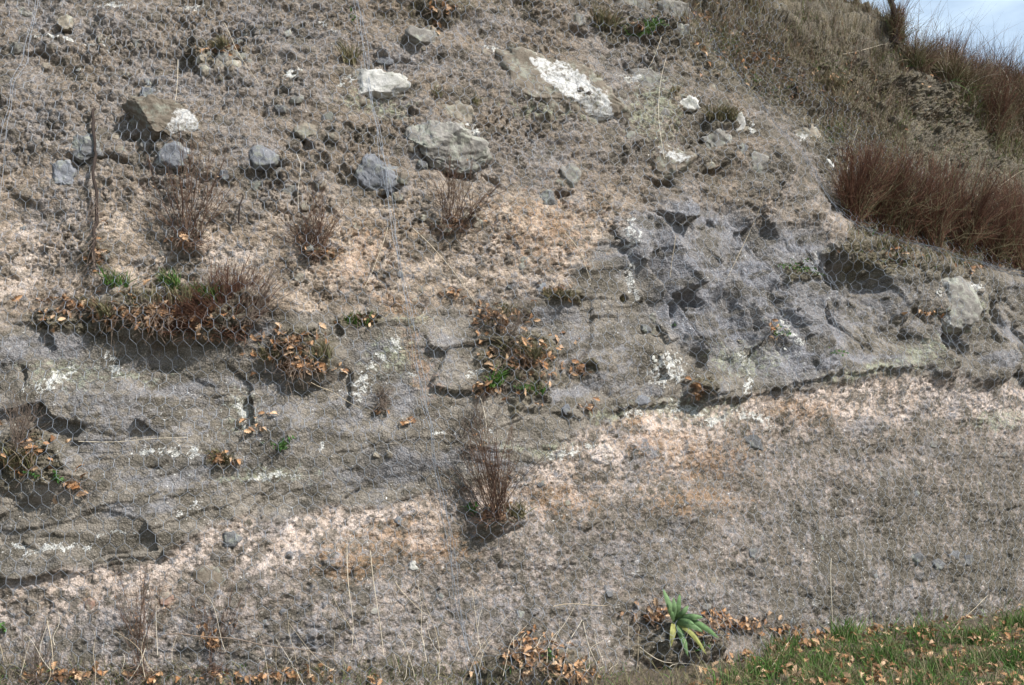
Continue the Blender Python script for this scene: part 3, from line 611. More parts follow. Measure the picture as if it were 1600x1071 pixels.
boulder('boulder', 'grey-brown boulder with a white right end above the tall twiggy shrub', 'boulder', 'brown',
        outline=[(193, 160), (215, 156), (250, 160), (285, 168), (306, 185), (306, 205), (285, 216), (255, 210), (225, 208), (198, 206)], depth=.20, seed=11, wpoly=[(262, 196), (272, 172), (300, 172), (310, 190), (305, 210), (280, 220), (262, 214)], sub=6, planes=1)
boulder('boulder', 'dark grey rounded boulder behind the rusty stake', 'boulder', 'dark', ell=(135, 232, 22, 22, 0), depth=.14, seed=12)
boulder('boulder', 'small bluish stone left of the rusty stake', 'boulder', 'blue', ell=(100, 272, 19, 20, 0), depth=.08, seed=13)
boulder('boulder', 'brown block with a bright white chisel-shaped top', 'boulder', 'brown',
        outline=[(1006, 245), (1024, 231), (1045, 233), (1068, 240), (1084, 248), (1075, 262), (1056, 270), (1040, 282), (1018, 278), (1008, 265)], depth=.22, seed=14, wpoly=[(1024, 229), (1045, 232), (1086, 246), (1075, 256), (1048, 250), (1036, 243)])
boulder('boulder', 'upright grey boulder under a brown grass tuft', 'boulder', 'grey',
        outline=[(1103, 200), (1118, 192), (1134, 200), (1139, 225), (1134, 247), (1116, 252), (1104, 238)], depth=.2, seed=15, wall=.5)
boulder('boulder', 'pale cream stone pair facing the gully on the right', 'boulder', 'tan',
        outline=[(1232, 210), (1250, 204), (1262, 205), (1270, 194), (1282, 196), (1292, 214), (1282, 222), (1262, 228), (1245, 228), (1235, 222)], depth=.14, seed=16, wpoly=[(1232, 208), (1262, 208), (1266, 226), (1240, 228)])
boulder('boulder', 'small white stone below the pale cream stone pair', 'boulder', 'white', ell=(1297, 256, 6, 9, -20), depth=.05, seed=17, sub=4)
boulder('boulder', 'pale grey stone with lichen between the white-faced boulder and the gully', 'boulder', 'grey',
        outline=[(962, 126), (980, 112), (1005, 110), (1028, 118), (1036, 135), (1015, 146), (985, 140)], depth=.13, seed=18, wpoly=[(966, 130), (975, 116), (1004, 118), (1000, 132)])
SM = [(412, 243, 22, 17, 'blue', .10, 'bluish stone right of the tall twiggy shrub'), (276, 242, 28, 16, 'blue', .10, 'flat bluish stone directly above the tall twiggy shrub'), (888, 275, 17, 17, 'grey', .12, 'grey stone standing over a small black hole'),
      (965, 161, 9, 8, 'grey', .08, 'little round grey stone right of the white-faced boulder'), (1185, 255, 13, 22, 'grey', .12, 'narrow grey stone right of the upright grey boulder'), (858, 310, 14, 11, 'dark', .08, 'dark stone below the grey stone with the hole'),
      (515, 186, 13, 9, 'dark', .08, 'dark slate-coloured stone under the small two-armed white stone'), (480, 205, 18, 12, 'tan', .10, 'tan stone with a pale upper edge'), (520, 214, 9, 8, 'brown', .07, 'small brown knob beside the tan stone'),
      (104, 36, 13, 10, 'tan', .09, 'tan stone casting a shadow high on the left'), (25, 76, 16, 7, 'grey', .09, 'flat stone at the far left casting a black shadow'), (230, 145, 12, 9, 'blue', .07, 'small blue stone over the boulder with the white end'),
      (905, 33, 14, 10, 'grey', .10, 'pale stone on the lip of the grassy top shelf'), (1055, 18, 26, 14, 'grey', .12, 'pale rounded stone behind the grassy top shelf'), (990, 5, 26, 14, 'grey', .12, 'pale boulder at the top edge above the grassy shelf'),
      (1062, 50, 16, 12, 'grey', .08, 'grey stone at the right end of the grassy shelf'), (1075, 160, 18, 10, 'white', .07, 'whitish flat stone below the grassy shelf'), (1155, 190, 10, 16, 'white', .07, 'whitish stone right of the grass tuft over the upright boulder'),
      (660, 55, 28, 10, 'grey', .10, 'long grey stone tilted down right at the top'), (600, 95, 14, 8, 'blue', .06, 'blue stone above the flat white boulder'), (360, 842, 20, 11, 'dark', .07, 'dark flat stone below the long overhanging ledge'),
      (648, 884, 9, 7, 'white', .06, 'small pale stone sticking out of the lower tuff'), (326, 905, 24, 20, 'brown', .06, 'dark brown block set in the lower tuff'), (258, 936, 13, 10, 'red', .05, 'reddish stone next to the dark brown block'), (140, 944, 10, 9, 'red', .05, 'dark red stone in the lower tuff at the left'),
      (1432, 873, 10, 8, 'dark', .07, 'leftmost of four black stones low on the right'), (1465, 881, 11, 9, 'dark', .08, 'largest of four black stones low on the right'), (1490, 868, 8, 8, 'dark', .06, 'third of four black stones low on the right'), (1512, 876, 9, 8, 'dark', .06, 'rightmost of four black stones low on the right'),
      (885, 640, 8, 7, 'blue', .05, 'small blue-grey pebble below the leafy ledge'), (588, 712, 6, 6, 'tan', .05, 'left stone of a pale pair under the lacing wire'), (608, 709, 6, 6, 'tan', .05, 'right stone of a pale pair under the lacing wire'), (1003, 626, 14, 7, 'blue', .05, 'blue-grey lens of stone under the pebbly white patch'),
      (1010, 514, 9, 7, 'dark', .06, 'dark stone left of the slanting hollow'), (1025, 520, 9, 7, 'brown', .06, 'brown stone beside the slanting hollow'), (1019, 497, 7, 7, 'grey', .06, 'grey stone above the pair beside the slanting hollow'), (1178, 690, 20, 9, 'dark', .05, 'dark lens of stone with white crust in the pink tuff'),
      (40, 20, 10, 8, 'grey', .07, 'grey stone in the upper left corner'), (400, 290, 12, 9, 'dark', .07, 'dark stone right of the rusty hook'), (455, 300, 14, 9, 'grey', .08, 'grey stone above the small twiggy shrub'), (620, 310, 10, 9, 'brown', .08, 'brown stone under the rounded blue-grey boulder'), (660, 258, 8, 9, 'dark', .07, 'dark stone tucked under the big grey tilted slab')]
for k, (cx, cy, rx, ry, mt, dp, lb) in enumerate(SM):
    boulder('stone', lb, 'stone', mt, ell=(cx, cy, rx, ry, R.uniform(-25, 25)), depth=dp, seed=40 + k, sub=4, group='loose stones set in the rock face')
# conglomerate boulder and its pebbles
cong = boulder('boulder', 'pale conglomerate boulder studded with white pebbles on the right', 'boulder', 'grey', outline=[(1460, 452), (1475, 440), (1500, 438), (1522, 450), (1528, 475), (1524, 497), (1500, 512), (1475, 506), (1462, 480)], depth=.22, seed=90, wall=.6)
def sprinkle(n, fn, mt, label, group, rmin, rmax, seed, dp=.6, nm='pebble'):
    for k in range(n):
        u, v = fn(); r = R.uniform(rmin, rmax)
        boulder(nm, label, 'stone', mt if isinstance(mt, str) else R.choice(mt), ell=(u, v, r, r * R.uniform(.65, .95), R.uniform(-40, 40)), depth=r * .004 * dp, seed=seed + k, sub=3 if r > 4.5 else 2, planes=3, group=group, sink=.3)
def inell(cx, cy, rx, ry, soft=0):
    def f():
        a = R.uniform(0, 6.283); q = math.sqrt(R.random())
        if soft: q = abs(R.gauss(0, .62)) * (1 + .35 * math.sin(3 * a + cx))
        return cx + rx * q * math.cos(a), cy + ry * q * math.sin(a)
    return f
sprinkle(22, inell(1495, 455, 30, 14), ['white', 'tan'], 'white pebble set in the top of the conglomerate boulder', 'pebbles in the conglomerate boulder', 2.5, 5, 1000)
sprinkle(16, inell(1035, 566, 22, 14), ['white', 'white', 'tan'], 'white pebble in the pebbly white patch under the slabs', 'pebbles in the white patch', 2.5, 5, 1100)
sprinkle(10, inell(1222, 520, 7, 45), ['white', 'tan'], 'pale pebble in the slanting dark groove', 'pebbles in the slanting groove', 2.5, 4.5, 1150)
sprinkle(12, inell(1158, 545, 18, 16), ['white', 'tan', 'grey'], 'pale pebble beside the slanting dark groove', 'pebbles beside the groove', 2.5, 5, 1180)
sprinkle(34, inell(347, 98, 44, 24), ['grey', 'tan', 'brown'], 'grey cobble in the heap under the mossy cap', 'cobbles of the small heap', 5, 10, 1200, 1.2, 'cobble')
sprinkle(26, lambda: (R.uniform(40, 560), R.uniform(30, 300)), ['grey', 'brown', 'blue', 'dark', 'tan'], 'stone jutting from the brown rubble at the upper left', 'stones of the upper rubble, left', 5, 11, 1300, 1.1, 'stone')
sprinkle(26, lambda: (R.uniform(560, 1200), R.uniform(30, 300)), ['grey', 'brown', 'brown', 'dark', 'tan'], 'stone jutting from the brown rubble at the upper middle', 'stones of the upper rubble, middle', 5, 10, 1400, 1.1, 'stone')
sprinkle(30, lambda: (R.uniform(20, 900), R.uniform(300, 470)), ['grey', 'brown', 'blue', 'dark', 'tan'], 'stone bedded in the pale gravelly band', 'stones of the pale band', 3.5, 8, 1500, .9, 'stone')
sprinkle(40, lambda: (lambda u: (u, R.uniform(np.interp(u, [0, 480, 950, 1600], [930, 840, 700, 660]), 1000)))(R.uniform(20, 1590)), ['grey', 'brown', 'blue', 'dark', 'dark'], 'grey pebble bedded in the lower tuff', 'pebbles of the lower tuff', 3, 8, 1600, .7, 'pebble')

# ------------------------------------------------------------------ wire netting, draped on the high points of the face
hs = .03
ns = np.arange(-4.4, 6.4, hs); nt_ = np.arange(-.3, 7.0, hs)
def to_st(P):
    """approximate face coordinates of world points"""
    return P[:, 0], P[:, 2] / .985
i_r = np.clip(np.searchsorted(GT, nt_), 0, nr - 1); i_c = np.clip(np.searchsorted(GS, ns), 0, nc - 1)
HF = np.maximum.reduce([H[np.ix_(np.clip(i_r + a, 0, nr - 1), np.clip(i_c + b, 0, nc - 1))] for a in (-1, 0, 1) for b in (-1, 0, 1)])
SS, TT = np.meshgrid(ns, nt_); PB = base(SS, TT)
for q in net_add:
    ix = np.clip(((q[:, 0] - ns[0]) / hs).astype(int), 0, len(ns) - 1); it = np.clip((q[:, 2] / .985 / hs).astype(int), 0, len(nt_) - 1)
    hh = (PB[it, ix, 1] - q[:, 1]) * .93; ok = (hh > -.2) & (hh < .6); np.maximum.at(HF, (it[ok], ix[ok]), hh[ok])
def maxf(a, k):
    o = a.copy()
    for d in range(1, k + 1):
        for ax in (0, 1):
            o2 = o.copy()
            o = np.maximum(o, np.roll(a, d, ax)); o = np.maximum(o, np.roll(a, -d, ax))
    return o
def blur(a, k):
    for _ in range(k):
        p_ = np.pad(a, 1, mode='edge'); a = (p_[:-2, 1:-1] + p_[2:, 1:-1] + p_[1:-1, :-2] + p_[1:-1, 2:] + 2 * p_[1:-1, 1:-1]) / 6
    return a
HN = np.maximum(blur(maxf(maxf(HF, 2), 2), 5), blur(HF, 1)) + .012
def on_net(s, t, lift=0.):
    fx = np.clip((s - ns[0]) / hs, 0, len(ns) - 1.001); fy = np.clip((t - nt_[0]) / hs, 0, len(nt_) - 1.001); ix = fx.astype(int); iy = fy.astype(int); fx = fx - ix; fy = fy - iy
    h = HN[iy, ix] * (1 - fx) * (1 - fy) + HN[iy, ix + 1] * fx * (1 - fy) + HN[iy + 1, ix] * (1 - fx) * fy + HN[iy + 1, ix + 1] * fx * fy
    p_ = base(s, t); e = .02
    n_ = np.cross(base(s + e, t) - base(s - e, t), base(s, t + e) - base(s, t - e)); n_ /= np.linalg.norm(n_, axis=-1, keepdims=True)
    return p_ + n_ * (h + lift)[..., None]
def shear(s, t):   # the rolls hang slightly askew
    return s - (.19 * sst(s, -3.4, -.8) * (1 - .6 * sst(s, .6, 4))) * (t - 2.2) + .026 * fbm(s / .6, t / .6, 801, 3) , t + .026 * fbm(s / .5, t / .5, 811, 3)
CW, CH, TW = .080, .078, .044     # mesh opening, row pitch, twist length
MB_W = .00100
def netting(label, s0, s1, t1fn, both):
    root = None; mb = MB()
    rows = int(6.4 / CH); cols0 = int(math.floor(s0 / CW)); cols1 = int(math.floor(s1 / CW))
    segs = []; tw = []
    for r in range(rows):
        t = -.12 + r * CH; off = .5 * (r % 2)
        c = np.arange(cols0, cols1); x = (c + off) * CW
        tm = t1fn(x); ok = t < tm; x = x[ok]
        if not len(x): continue
        a = np.stack([x, np.full_like(x, t)], -1); b = np.stack([x, np.full_like(x, t + TW)], -1)
        tw.append(np.stack([a, b], 1))
        nl = np.stack([x - CW / 2, np.full_like(x, t + CH)], -1); nr_ = np.stack([x + CW / 2, np.full_like(x, t + CH)], -1)
        segs.append(np.stack([b, b * .5 + nl * .5 + [.002, -.002], nl], 1)); segs.append(np.stack([b, b * .5 + nr_ * .5 + [-.002, -.002], nr_], 1))
    tw = np.concatenate(tw); sg = np.concatenate(segs)
    tw = np.stack([tw[:, 0], (tw[:, 0] + tw[:, 1]) / 2, tw[:, 1]], 1)
    for arr, rad in ((tw, MB_W * 1.55), (sg, MB_W)):
        s_, t_ = shear(arr[..., 0], arr[..., 1]); mb.tubes(on_net(s_, t_), rad, 4)
    p0 = on_net(np.array([(s0 + s1) / 2]), np.array([.1]))[0]
    ob = link('wire_netting', mb.mesh('wire_netting', M['wire'], p0, True), loc=p0)
    tag(ob, label, 'wire netting', 'galvanised netting rolls over the rock face')
    for sx in both:
        mb2 = MB(); t = np.arange(-.1, 6.2, .05)
        for dx, rd in ((-.011, .0016), (.011, .0016)):
            wob = .006 * np.sin(t * 9 + dx * 100)
            s_, t_ = shear(np.full_like(t, sx) + dx + wob, t); mb2.tubes(on_net(s_, t_, .004)[None], rd, 4)
        o = link('selvedge_wire', mb2.mesh('selvedge_wire', M['wire'], p0, True), ob)
    return ob
NTOP = lambda x: 6.2 - 0 * x
netting('narrow strip of hexagonal wire netting along the left edge', -4.2, -3.40, NTOP, [-3.42])
netting('wide roll of hexagonal wire netting left of the white lacing wire', -3.40, -.68, NTOP, [])
netting('wide roll of hexagonal wire netting right of the white lacing wire', -.68, 5.2, lambda x: np.where(x < 3.2, 6.2, np.clip(5.0 - (x - 3.6) * .95, 3.3, 6.2)), [])
# lacing wire between the two wide rolls
mb = MB(); t = np.arange(-.1, 6.2, .03)
for k, ph in enumerate((0, 2.1, 4.2)):
    s_, t_ = shear(np.full_like(t, -.68) + .016 * np.sin(t * 5 + ph) + .006 * (k - 1), t); mb.tubes(on_net(s_, t_, .006 + .002 * k)[None], .0015, 4)
p0 = on_net(np.array([-.92]), np.array([1.]))[0]
tag(link('lacing_wire', mb.mesh('lacing_wire', M['wire'], p0, True), loc=p0), 'pale lacing wire wound down the seam of two netting rolls', 'wire')

# ------------------------------------------------------------------ plants
def frame(n):
    n = Vector(n); up = Vector((0, 0, 1)); r = Vector((1, 0, 0)) - n * n.x; r.normalize(); return r, up
def curved(p, d, L, bend, K, rr, sag=0.):
    """N paths from p (N,3), directions d (N,3), lengths L (N,), bend vectors (N,3)"""
    q = np.linspace(0, 1, K)[None, :, None]
    return p[:, None] + d[:, None] * (L[:, None, None] * q) + bend[:, None] * (L[:, None, None] * q * q) + np.array([0, 0, -sag]) * L[:, None, None] * q ** 3
def unit(a): return a / (np.linalg.norm(a, axis=-1, keepdims=True) + 1e-9)
def leaflets(mb, P_, D, size, rr, wid=.45, curl=.3):
    """small pointed leaves at P_ (N,3) growing along D (N,3)"""
    N_ = len(P_); sd = unit(np.cross(D, unit(rr.normal(size=(N_, 3)))))
    nn = np.cross(D, sd); L = size * rr.uniform(.6, 1.2, (N_, 1))
    a = P_; b = P_ + D * L * .45 + sd * L * wid * .5 + nn * L * curl * .2; c = P_ + D * L + nn * L * -curl * .3; e = P_ + D * L * .45 - sd * L * wid * .5 + nn * L * curl * .2
    v = np.stack([a, b, c, e], 1).reshape(-1, 3); i = np.arange(N_)[:, None] * 4
    mb.add(v, np.concatenate([i + [0, 1, 2], i + [0, 2, 3]]))
def shrub(label, u, v, h, w, n=45, lean=(0, 0), mat='twig', seed=0, side=5, r0=.0028, leafy=0, group='dry twiggy shrubs on the face', thick=.6, out=.5, name='twiggy_shrub', cat='shrub'):
    rr = np.random.default_rng(seed); p, nrm = hit(u, v); m = mpp(p); hh = h * m; ww = w * m
    root = link(name, None, loc=p); tag(root, label, cat, group)
    rt, up = frame(nrm); rt = np.array(rt[:]); o = np.array(nrm[:]); up = np.array([0, 0, 1.])
    ax = rr.normal(0, .5, n).clip(-1.2, 1.2)[:, None]; ay = rr.uniform(-.25, 1, n)[:, None]
    d = unit(up * 1.0 + rt * (ax * ww / hh * .9 + lean[0]) + o * (ay * .5 * out + .1) )
    base_ = rr.normal(0, 1, (n, 3)) * np.array([ww * .07, .02, .012]) - o * .02
    L = hh * rr.uniform(.45, 1.08, n) * (1 - .25 * np.abs(ax[:, 0]))
    bend = rt * (ax * .18 + lean[0] * .3 + rr.normal(0, .08, (n, 1))) + o * rr.normal(0, .08, (n, 1)) + up * .05
    K = 7; paths = curved(base_, d, L, bend, K, rr); paths[:, 1:-1] += rr.normal(0, .009, (n, K - 2, 3))
    rad = r0 * np.linspace(1, .45, K)[None] * rr.uniform(.7, 1.2, (n, 1))
    mb = MB(); mb.tubes(paths, rad, 3)
    ns_ = n * side; si = rr.integers(0, n, ns_); f = rr.uniform(.25, .92, ns_); k = (f * (K - 1)).astype(int); fr = (f * (K - 1) - k)[:, None]
    sp = paths[si, k] * (1 - fr) + paths[si, k + 1] * fr; sd = unit(unit(paths[si, k + 1] - paths[si, k]) + rr.normal(0, .38, (ns_, 3)) * thick * 1.4)
    sL = L[si] * (1 - f) * rr.uniform(.3, .9, ns_) + .02
    sp2 = curved(sp, sd, sL, up[None] * .15 + rr.normal(0, .08, (ns_, 3)), 4, rr)
    mb.tubes(sp2, r0 * .5 * np.linspace(1, .5, 4)[None], 3)
    cr = link('twig_crown', mb.mesh('twig_crown', M[mat]), root)
    if name == 'brush_bush':
        mb = MB(); n2 = n // 2; q = rr.integers(0, n, n2); d2 = unit(d[q] + rr.normal(0, .3, (n2, 3))); p2 = curved(base_[q] * 1.2, d2, L[q] * rr.uniform(.6, 1.2, n2), rr.normal(0, .25, (n2, 3)) + rt * .15, 7, rr)
        p2[:, 1:] += rr.normal(0, .01, (n2, 6, 3)); mb.tubes(p2, r0 * .8 * np.linspace(1, .4, 7)[None], 3)
        f2 = rr.integers(0, n2, n2 * 5); k2 = rr.integers(2, 7, n2 * 5); mb.tubes(curved(p2[f2, k2], unit(rr.normal(0, .6, (n2 * 5, 3)) + up), rr.uniform(.03, .16, n2 * 5), rr.normal(0, .3, (n2 * 5, 3)), 4, rr), .0011, 3)
        link('withered_stems', mb.mesh('withered_stems', M['dullgrass']), root)
    if leafy:
        mb = MB(); q = rr.integers(0, ns_, leafy); leaflets(mb, sp2[q, 2] + rr.normal(0, .004, (leafy, 3)), unit(rr.normal(size=(leafy, 3)) + up * .4), .016, rr)
        link('dry_leaf_clump', mb.mesh('dry_leaf_clump', M['oak']), root)
    mb = MB(); q = 90; a = rr.normal(0, 1, (q, 3)) * np.array([ww * .12, .03, .02]) + o * .01
    dd = unit(rr.normal(size=(q, 3)) * np.array([1.2, .8, .6]) + o * .5); mb.tubes(curved(a, dd, rr.uniform(.02, .08, q), rr.normal(0, .3, (q, 3)), 4, rr), .0015, 3)
    link('root_tangle', mb.mesh('root_tangle', M[mat]), root)
    return root
def tuft(label, u, v, h, w, n, mat, seed, cat='grass tuft', group='grass tufts on the face', droop=.5, wid=.0035, name='grass_tuft', out=.6):
    rr = np.random.default_rng(seed); p, nrm = hit(u, v); m = mpp(p); hh = h * m; ww = w * m; rt, up = frame(nrm); rt = np.array(rt[:]); o = np.array(nrm[:])
    b = rt * rr.uniform(-.5, .5, (n, 1)) * ww * .75 + o * rr.uniform(-.01, .02, (n, 1)) + np.array([0, 0, 1]) * rr.normal(0, .012, (n, 1))
    d = unit(np.array([0, 0, 1.]) + rt * rr.normal(0, .45, (n, 1)) + o * rr.uniform(-.1, 1, (n, 1)) * out)
    L = hh * rr.uniform(.4, 1.1, n); path = curved(b, d, L, o * rr.uniform(0, .5, (n, 1)) * droop + rt * rr.normal(0, .2, (n, 1)), 5, rr, .35 * droop)
    blades_mesh = MB(); blades(blades_mesh, path, wid, rr)
    ob = link(name, blades_mesh.mesh(name, M[mat]), loc=p); tag(ob, label, cat, group); return ob
def blades(mb, path, wid, rr):
    n, K, _ = path.shape; t = unit(path[:, -1] - path[:, 0]); sd = unit(np.cross(t, unit(rr.normal(size=(n, 3)))))
    wv = wid * np.array([1., .95, .8, .55, .12])[:K]
    l = path - sd[:, None] * wv[None, :, None]; r = path + sd[:, None] * wv[None, :, None]
    v = np.stack([l, r], 2).reshape(-1, 3); i = (np.arange(n)[:, None] * K * 2 + np.arange(K - 1)[None] * 2)[..., None]
    mb.add(v, (i + np.array([0, 1, 3, 2])).reshape(-1, 4))
def weed(label, u, v, h, n, seed, leaf=.03, mat='green', group='small green plants on the face', spread=1.):
    rr = np.random.default_rng(seed); p, nrm = hit(u, v); m = mpp(p); o = np.array(nrm[:]); rt = np.array(frame(nrm)[0][:]); hh = h * m
    root = link('green_weed', None, loc=p); tag(root, label, 'plant', group)
    ns_ = max(4, n // 9); d = unit(np.array([0, 0, 1.]) * rr.uniform(.2, 1.2, (ns_, 1)) + o * rr.uniform(.1, 1, (ns_, 1)) + rt * rr.normal(0, .7, (ns_, 1)) * spread)
    path = curved(np.zeros((ns_, 3)), d, hh * rr.uniform(.5, 1.1, ns_), o * .2 * np.ones((ns_, 1)), 6, rr, .2)
    mb = MB(); mb.tubes(path, .0014, 3); link('stem', mb.mesh('stem', M[mat]), root)
    k = rr.integers(0, ns_, n); q = rr.integers(1, 6, n); mb = MB()
    leaflets(mb, path[k, q] + rr.normal(0, .006, (n, 3)), unit(rr.normal(size=(n, 3)) + o * .5 + d[k] * .4), leaf, rr, .6)
    link('foliage', mb.mesh('foliage', M[mat]), root); return root

shrub('tall spindly brown shrub between the rusty stake and the hook', 298, 378, 165, 150, 34, (.05, 0), 'twig', 1, 4, leafy=60, r0=.0032)
shrub('low round reddish shrub right of the hook, fan of short stems', 490, 397, 105, 120, 44, (0, 0), 'twig', 2, 4, leafy=60, r0=.003)
shrub('sparse shrub leaning right below the big grey tilted slab', 708, 354, 118, 150, 32, (.22, 0), 'twig', 3, 4, leafy=50, r0=.003)
shrub('dense upright reddish shrub low in the middle beside the lacing wire', 772, 812, 165, 120, 62, (-.02, 0), 'twig', 4, 4, leafy=110, r0=.003)
shrub('dark bushy shrub on the right end of the leafy mound', 352, 522, 100, 190, 330, (.12, 0), 'brush', 5, 7, r0=.0034)
shrub('low dark brown scrub in the middle of the leafy mound', 265, 515, 55, 130, 170, (.1, 0), 'brush', 16, 7, r0=.003)
shrub('thin grey-stemmed shrub rising from the right end of the leafy mound', 385, 500, 110, 100, 30, (.35, 0), 'twig_grey', 6)
shrub('wispy weed with few tall stems at the lower left foot of the wall', 218, 1050, 180, 90, 16, (0, 0), 'twig', 7, 6, leafy=60, r0=.0022)
shrub('wispy weed with brown leaves right of the other one at the foot of the wall', 335, 1045, 175, 70, 14, (.05, 0), 'twig', 8, 5, leafy=60, r0=.0022)
shrub('small dead sprig on the grey strata left of the lacing wire', 597, 632, 34, 26, 22, (0, 0), 'twig_grey', 9, 3)
shrub('thin weed stems in the lower left corner', 60, 1060, 90, 60, 12, (.1, 0), 'twig_grey', 10, 4)
shrub('grey twigs on the left face under the white lichen patch', 30, 700, 90, 50, 26, (0, 0), 'twig_grey', 12, 4)
shrub('thin dry stems above the leafy ledge by the shrub in the middle', 735, 700, 100, 90, 26, (0, 0), 'twig_grey', 13, 4)
shrub('grey dry stems over the leaf clump right of the lacing wire', 790, 540, 90, 80, 26, (.15, 0), 'twig_grey', 15, 4)
# brush on the bench and along the top on the right
bench = [(1335, 345, 120, 90), (1372, 362, 135, 100), (1410, 378, 140, 110), (1455, 388, 135, 110), (1500, 400, 135, 110), (1548, 412, 130, 120), (1595, 420, 140, 120), (1645, 430, 150, 120)]
for k, (u, v, h, w) in enumerate(bench):
    shrub(['leftmost dark brown bush on the bench, touching the netting', 'second dark brown bush from the left on the bench', 'third dark brown bush from the left on the bench, the tallest', 'fourth dark brown bush from the left on the bench', 'fifth dark brown bush from the left on the bench', 'sixth dark brown bush from the left on the bench', 'dark brown bush on the bench cut by the right picture edge', 'dark brown bush on the bench beyond the picture edge'][k],
          u, v, h * R.uniform(.95, 1.2), w * 1.15, 130, (.12, 0), 'brush', 30 + k, 10, r0=.0032, group='dark bushes on the bench', name='brush_bush', cat='bush', thick=.9)
top = [(1555, 205, 105, 90, 'large dark bush high on the right edge of the face'), (1520, 150, 75, 70, 'brown bush on the upper right slope left of the large dark one'), (1600, 190, 110, 80, 'brown bush at the right edge on the upper slope'), (1440, 95, 60, 60, 'brown bush near the top of the slope close to the skyline'), (1480, 120, 65, 60, 'reddish bush on the skyline slope between two browner ones'), (1575, 130, 60, 80, 'pale-tipped bush on the skyline at the right'), (1400, 60, 60, 50, 'leftmost bush on the skyline by the netting edge'), (1640, 160, 80, 80, 'bush on the skyline beyond the right edge')]
for k, (u, v, h, w, lb) in enumerate(top):
    shrub(lb, u, v, h, w, 60, (.25, 0), 'brush' if k % 2 == 0 else 'twig', 50 + k, 10, r0=.003, group='bushes on the upper right slope', name='brush_bush', cat='bush', thick=.5)

TU = [('tuft of olive grass under the top lacing wire', 545, 97, 34, 26, 90, 'dullgrass', 1), ('green grass tuft with leaves left of the lacing wire on the grey strata', 558, 508, 28, 44, 80, 'grass', 1),
      ('mossy brown cap of grass over the cobble heap', 342, 78, 22, 60, 160, 'dullgrass', 1), ('yellow-green grass on the left of the grassy top shelf', 945, 40, 34, 50, 130, 'dullgrass', 1), ('green grass in the middle of the grassy top shelf', 1000, 52, 30, 60, 130, 'grass', 1),
      ('brown drooping grass tuft on top of the upright grey boulder', 1128, 185, 34, 60, 160, 'dullgrass', 1), ('bright green grass tuft on the left of the leafy mound', 182, 448, 30, 50, 110, 'grass', 1), ('bright green grass tuft in the middle of the leafy mound', 268, 448, 34, 60, 150, 'grass', 1), ('green grass tuft beside the dark bushy shrub on the mound', 318, 472, 36, 70, 150, 'grass', 1),
      ('olive grass spread over the left half of the leafy mound', 150, 485, 26, 120, 200, 'dullgrass', 1), ('pale dry grass over the middle of the leafy mound', 250, 480, 34, 130, 220, 'dullgrass', 1), ('brown dry grass in the leafy ledge right of the lacing wire', 815, 555, 34, 90, 200, 'dullgrass', 1), ('green grass on the leafy ledge right of the lacing wire', 775, 600, 34, 44, 90, 'grass', 1), ('low green grass at the right of the leafy ledge', 825, 612, 20, 60, 70, 'grass', 1), ('brown grass hanging from the left face beside the red leaf weed', 30, 730, 40, 60, 140, 'dullgrass', 1), ('grass at the left leaf pile under the mound', 425, 560, 30, 50, 80, 'dullgrass', 1),
      ('dull grass right end of the left leaf pile', 500, 560, 30, 50, 80, 'dullgrass', 1), ('olive grass at the foot of the dense upright shrub', 808, 806, 34, 30, 60, 'dullgrass', 1), ('grass under the bench bushes on the right', 1395, 392, 26, 90, 130, 'dullgrass', 1), ('grass further right under the bench bushes', 1500, 415, 24, 90, 130, 'dullgrass', 1),
      ('brown hanging tuft under the grassy soil slope', 1300, 140, 34, 60, 120, 'dullgrass', 1), ('brown dry tuft right of the boulder with the white face', 930, 130, 18, 22, 50, 'dullgrass', 1), ('dark tuft in a hole above the tan pointed stone', 683, 148, 16, 20, 40, 'dullgrass', 1), ('small dark tuft right of the tan pointed stone', 742, 160, 14, 18, 40, 'dullgrass', 1),
      ('small tuft by the narrow grey stone', 1052, 145, 16, 26, 40, 'dullgrass', 1), ('tuft hanging on the strata under the leafy mound', 345, 722, 26, 40, 110, 'dullgrass', 1), ('tuft in the crack at the left edge of the blue slabs', 975, 470, 18, 18, 40, 'dullgrass', 1), ('tuft on the small brown ledge left of the blue slabs', 872, 462, 20, 60, 80, 'dullgrass', 1), ('tuft of brown grass on the upper leaf pile right of the lacing wire', 778, 500, 30, 70, 90, 'dullgrass', 1), ('tuft under the overhang of the conglomerate boulder', 1465, 490, 14, 30, 40, 'dullgrass', 1)]
VT = [(1195, 1062, 60, 'green tuft at the left tip of the verge'), (1225, 1020, 44, 'green tuft left of the tall one on the verge'), (1318, 1005, 72, 'tall bright green tuft on the upper rim of the verge'), (1280, 1050, 50, 'green tuft in the lower left of the verge'), (1380, 1040, 56, 'green tuft in the middle of the verge'), (1440, 1000, 44, 'green tuft against the wall on the verge'), (1475, 1055, 60, 'green tuft low in the right half of the verge'), (1530, 1010, 50, 'green tuft right of the leaning straw'), (1580, 1045, 64, 'green tuft near the lower right corner'), (1590, 985, 50, 'green tuft at the right edge by the wall')]
for u, v, h, lb in VT: TU.append((lb, u, v, h * .6, 60, 150, 'grass', 1))
for k, (lb, u, v, h, w, n, mt, d) in enumerate(TU): tuft(lb, u, v, h, w, n, mt, 100 + k)
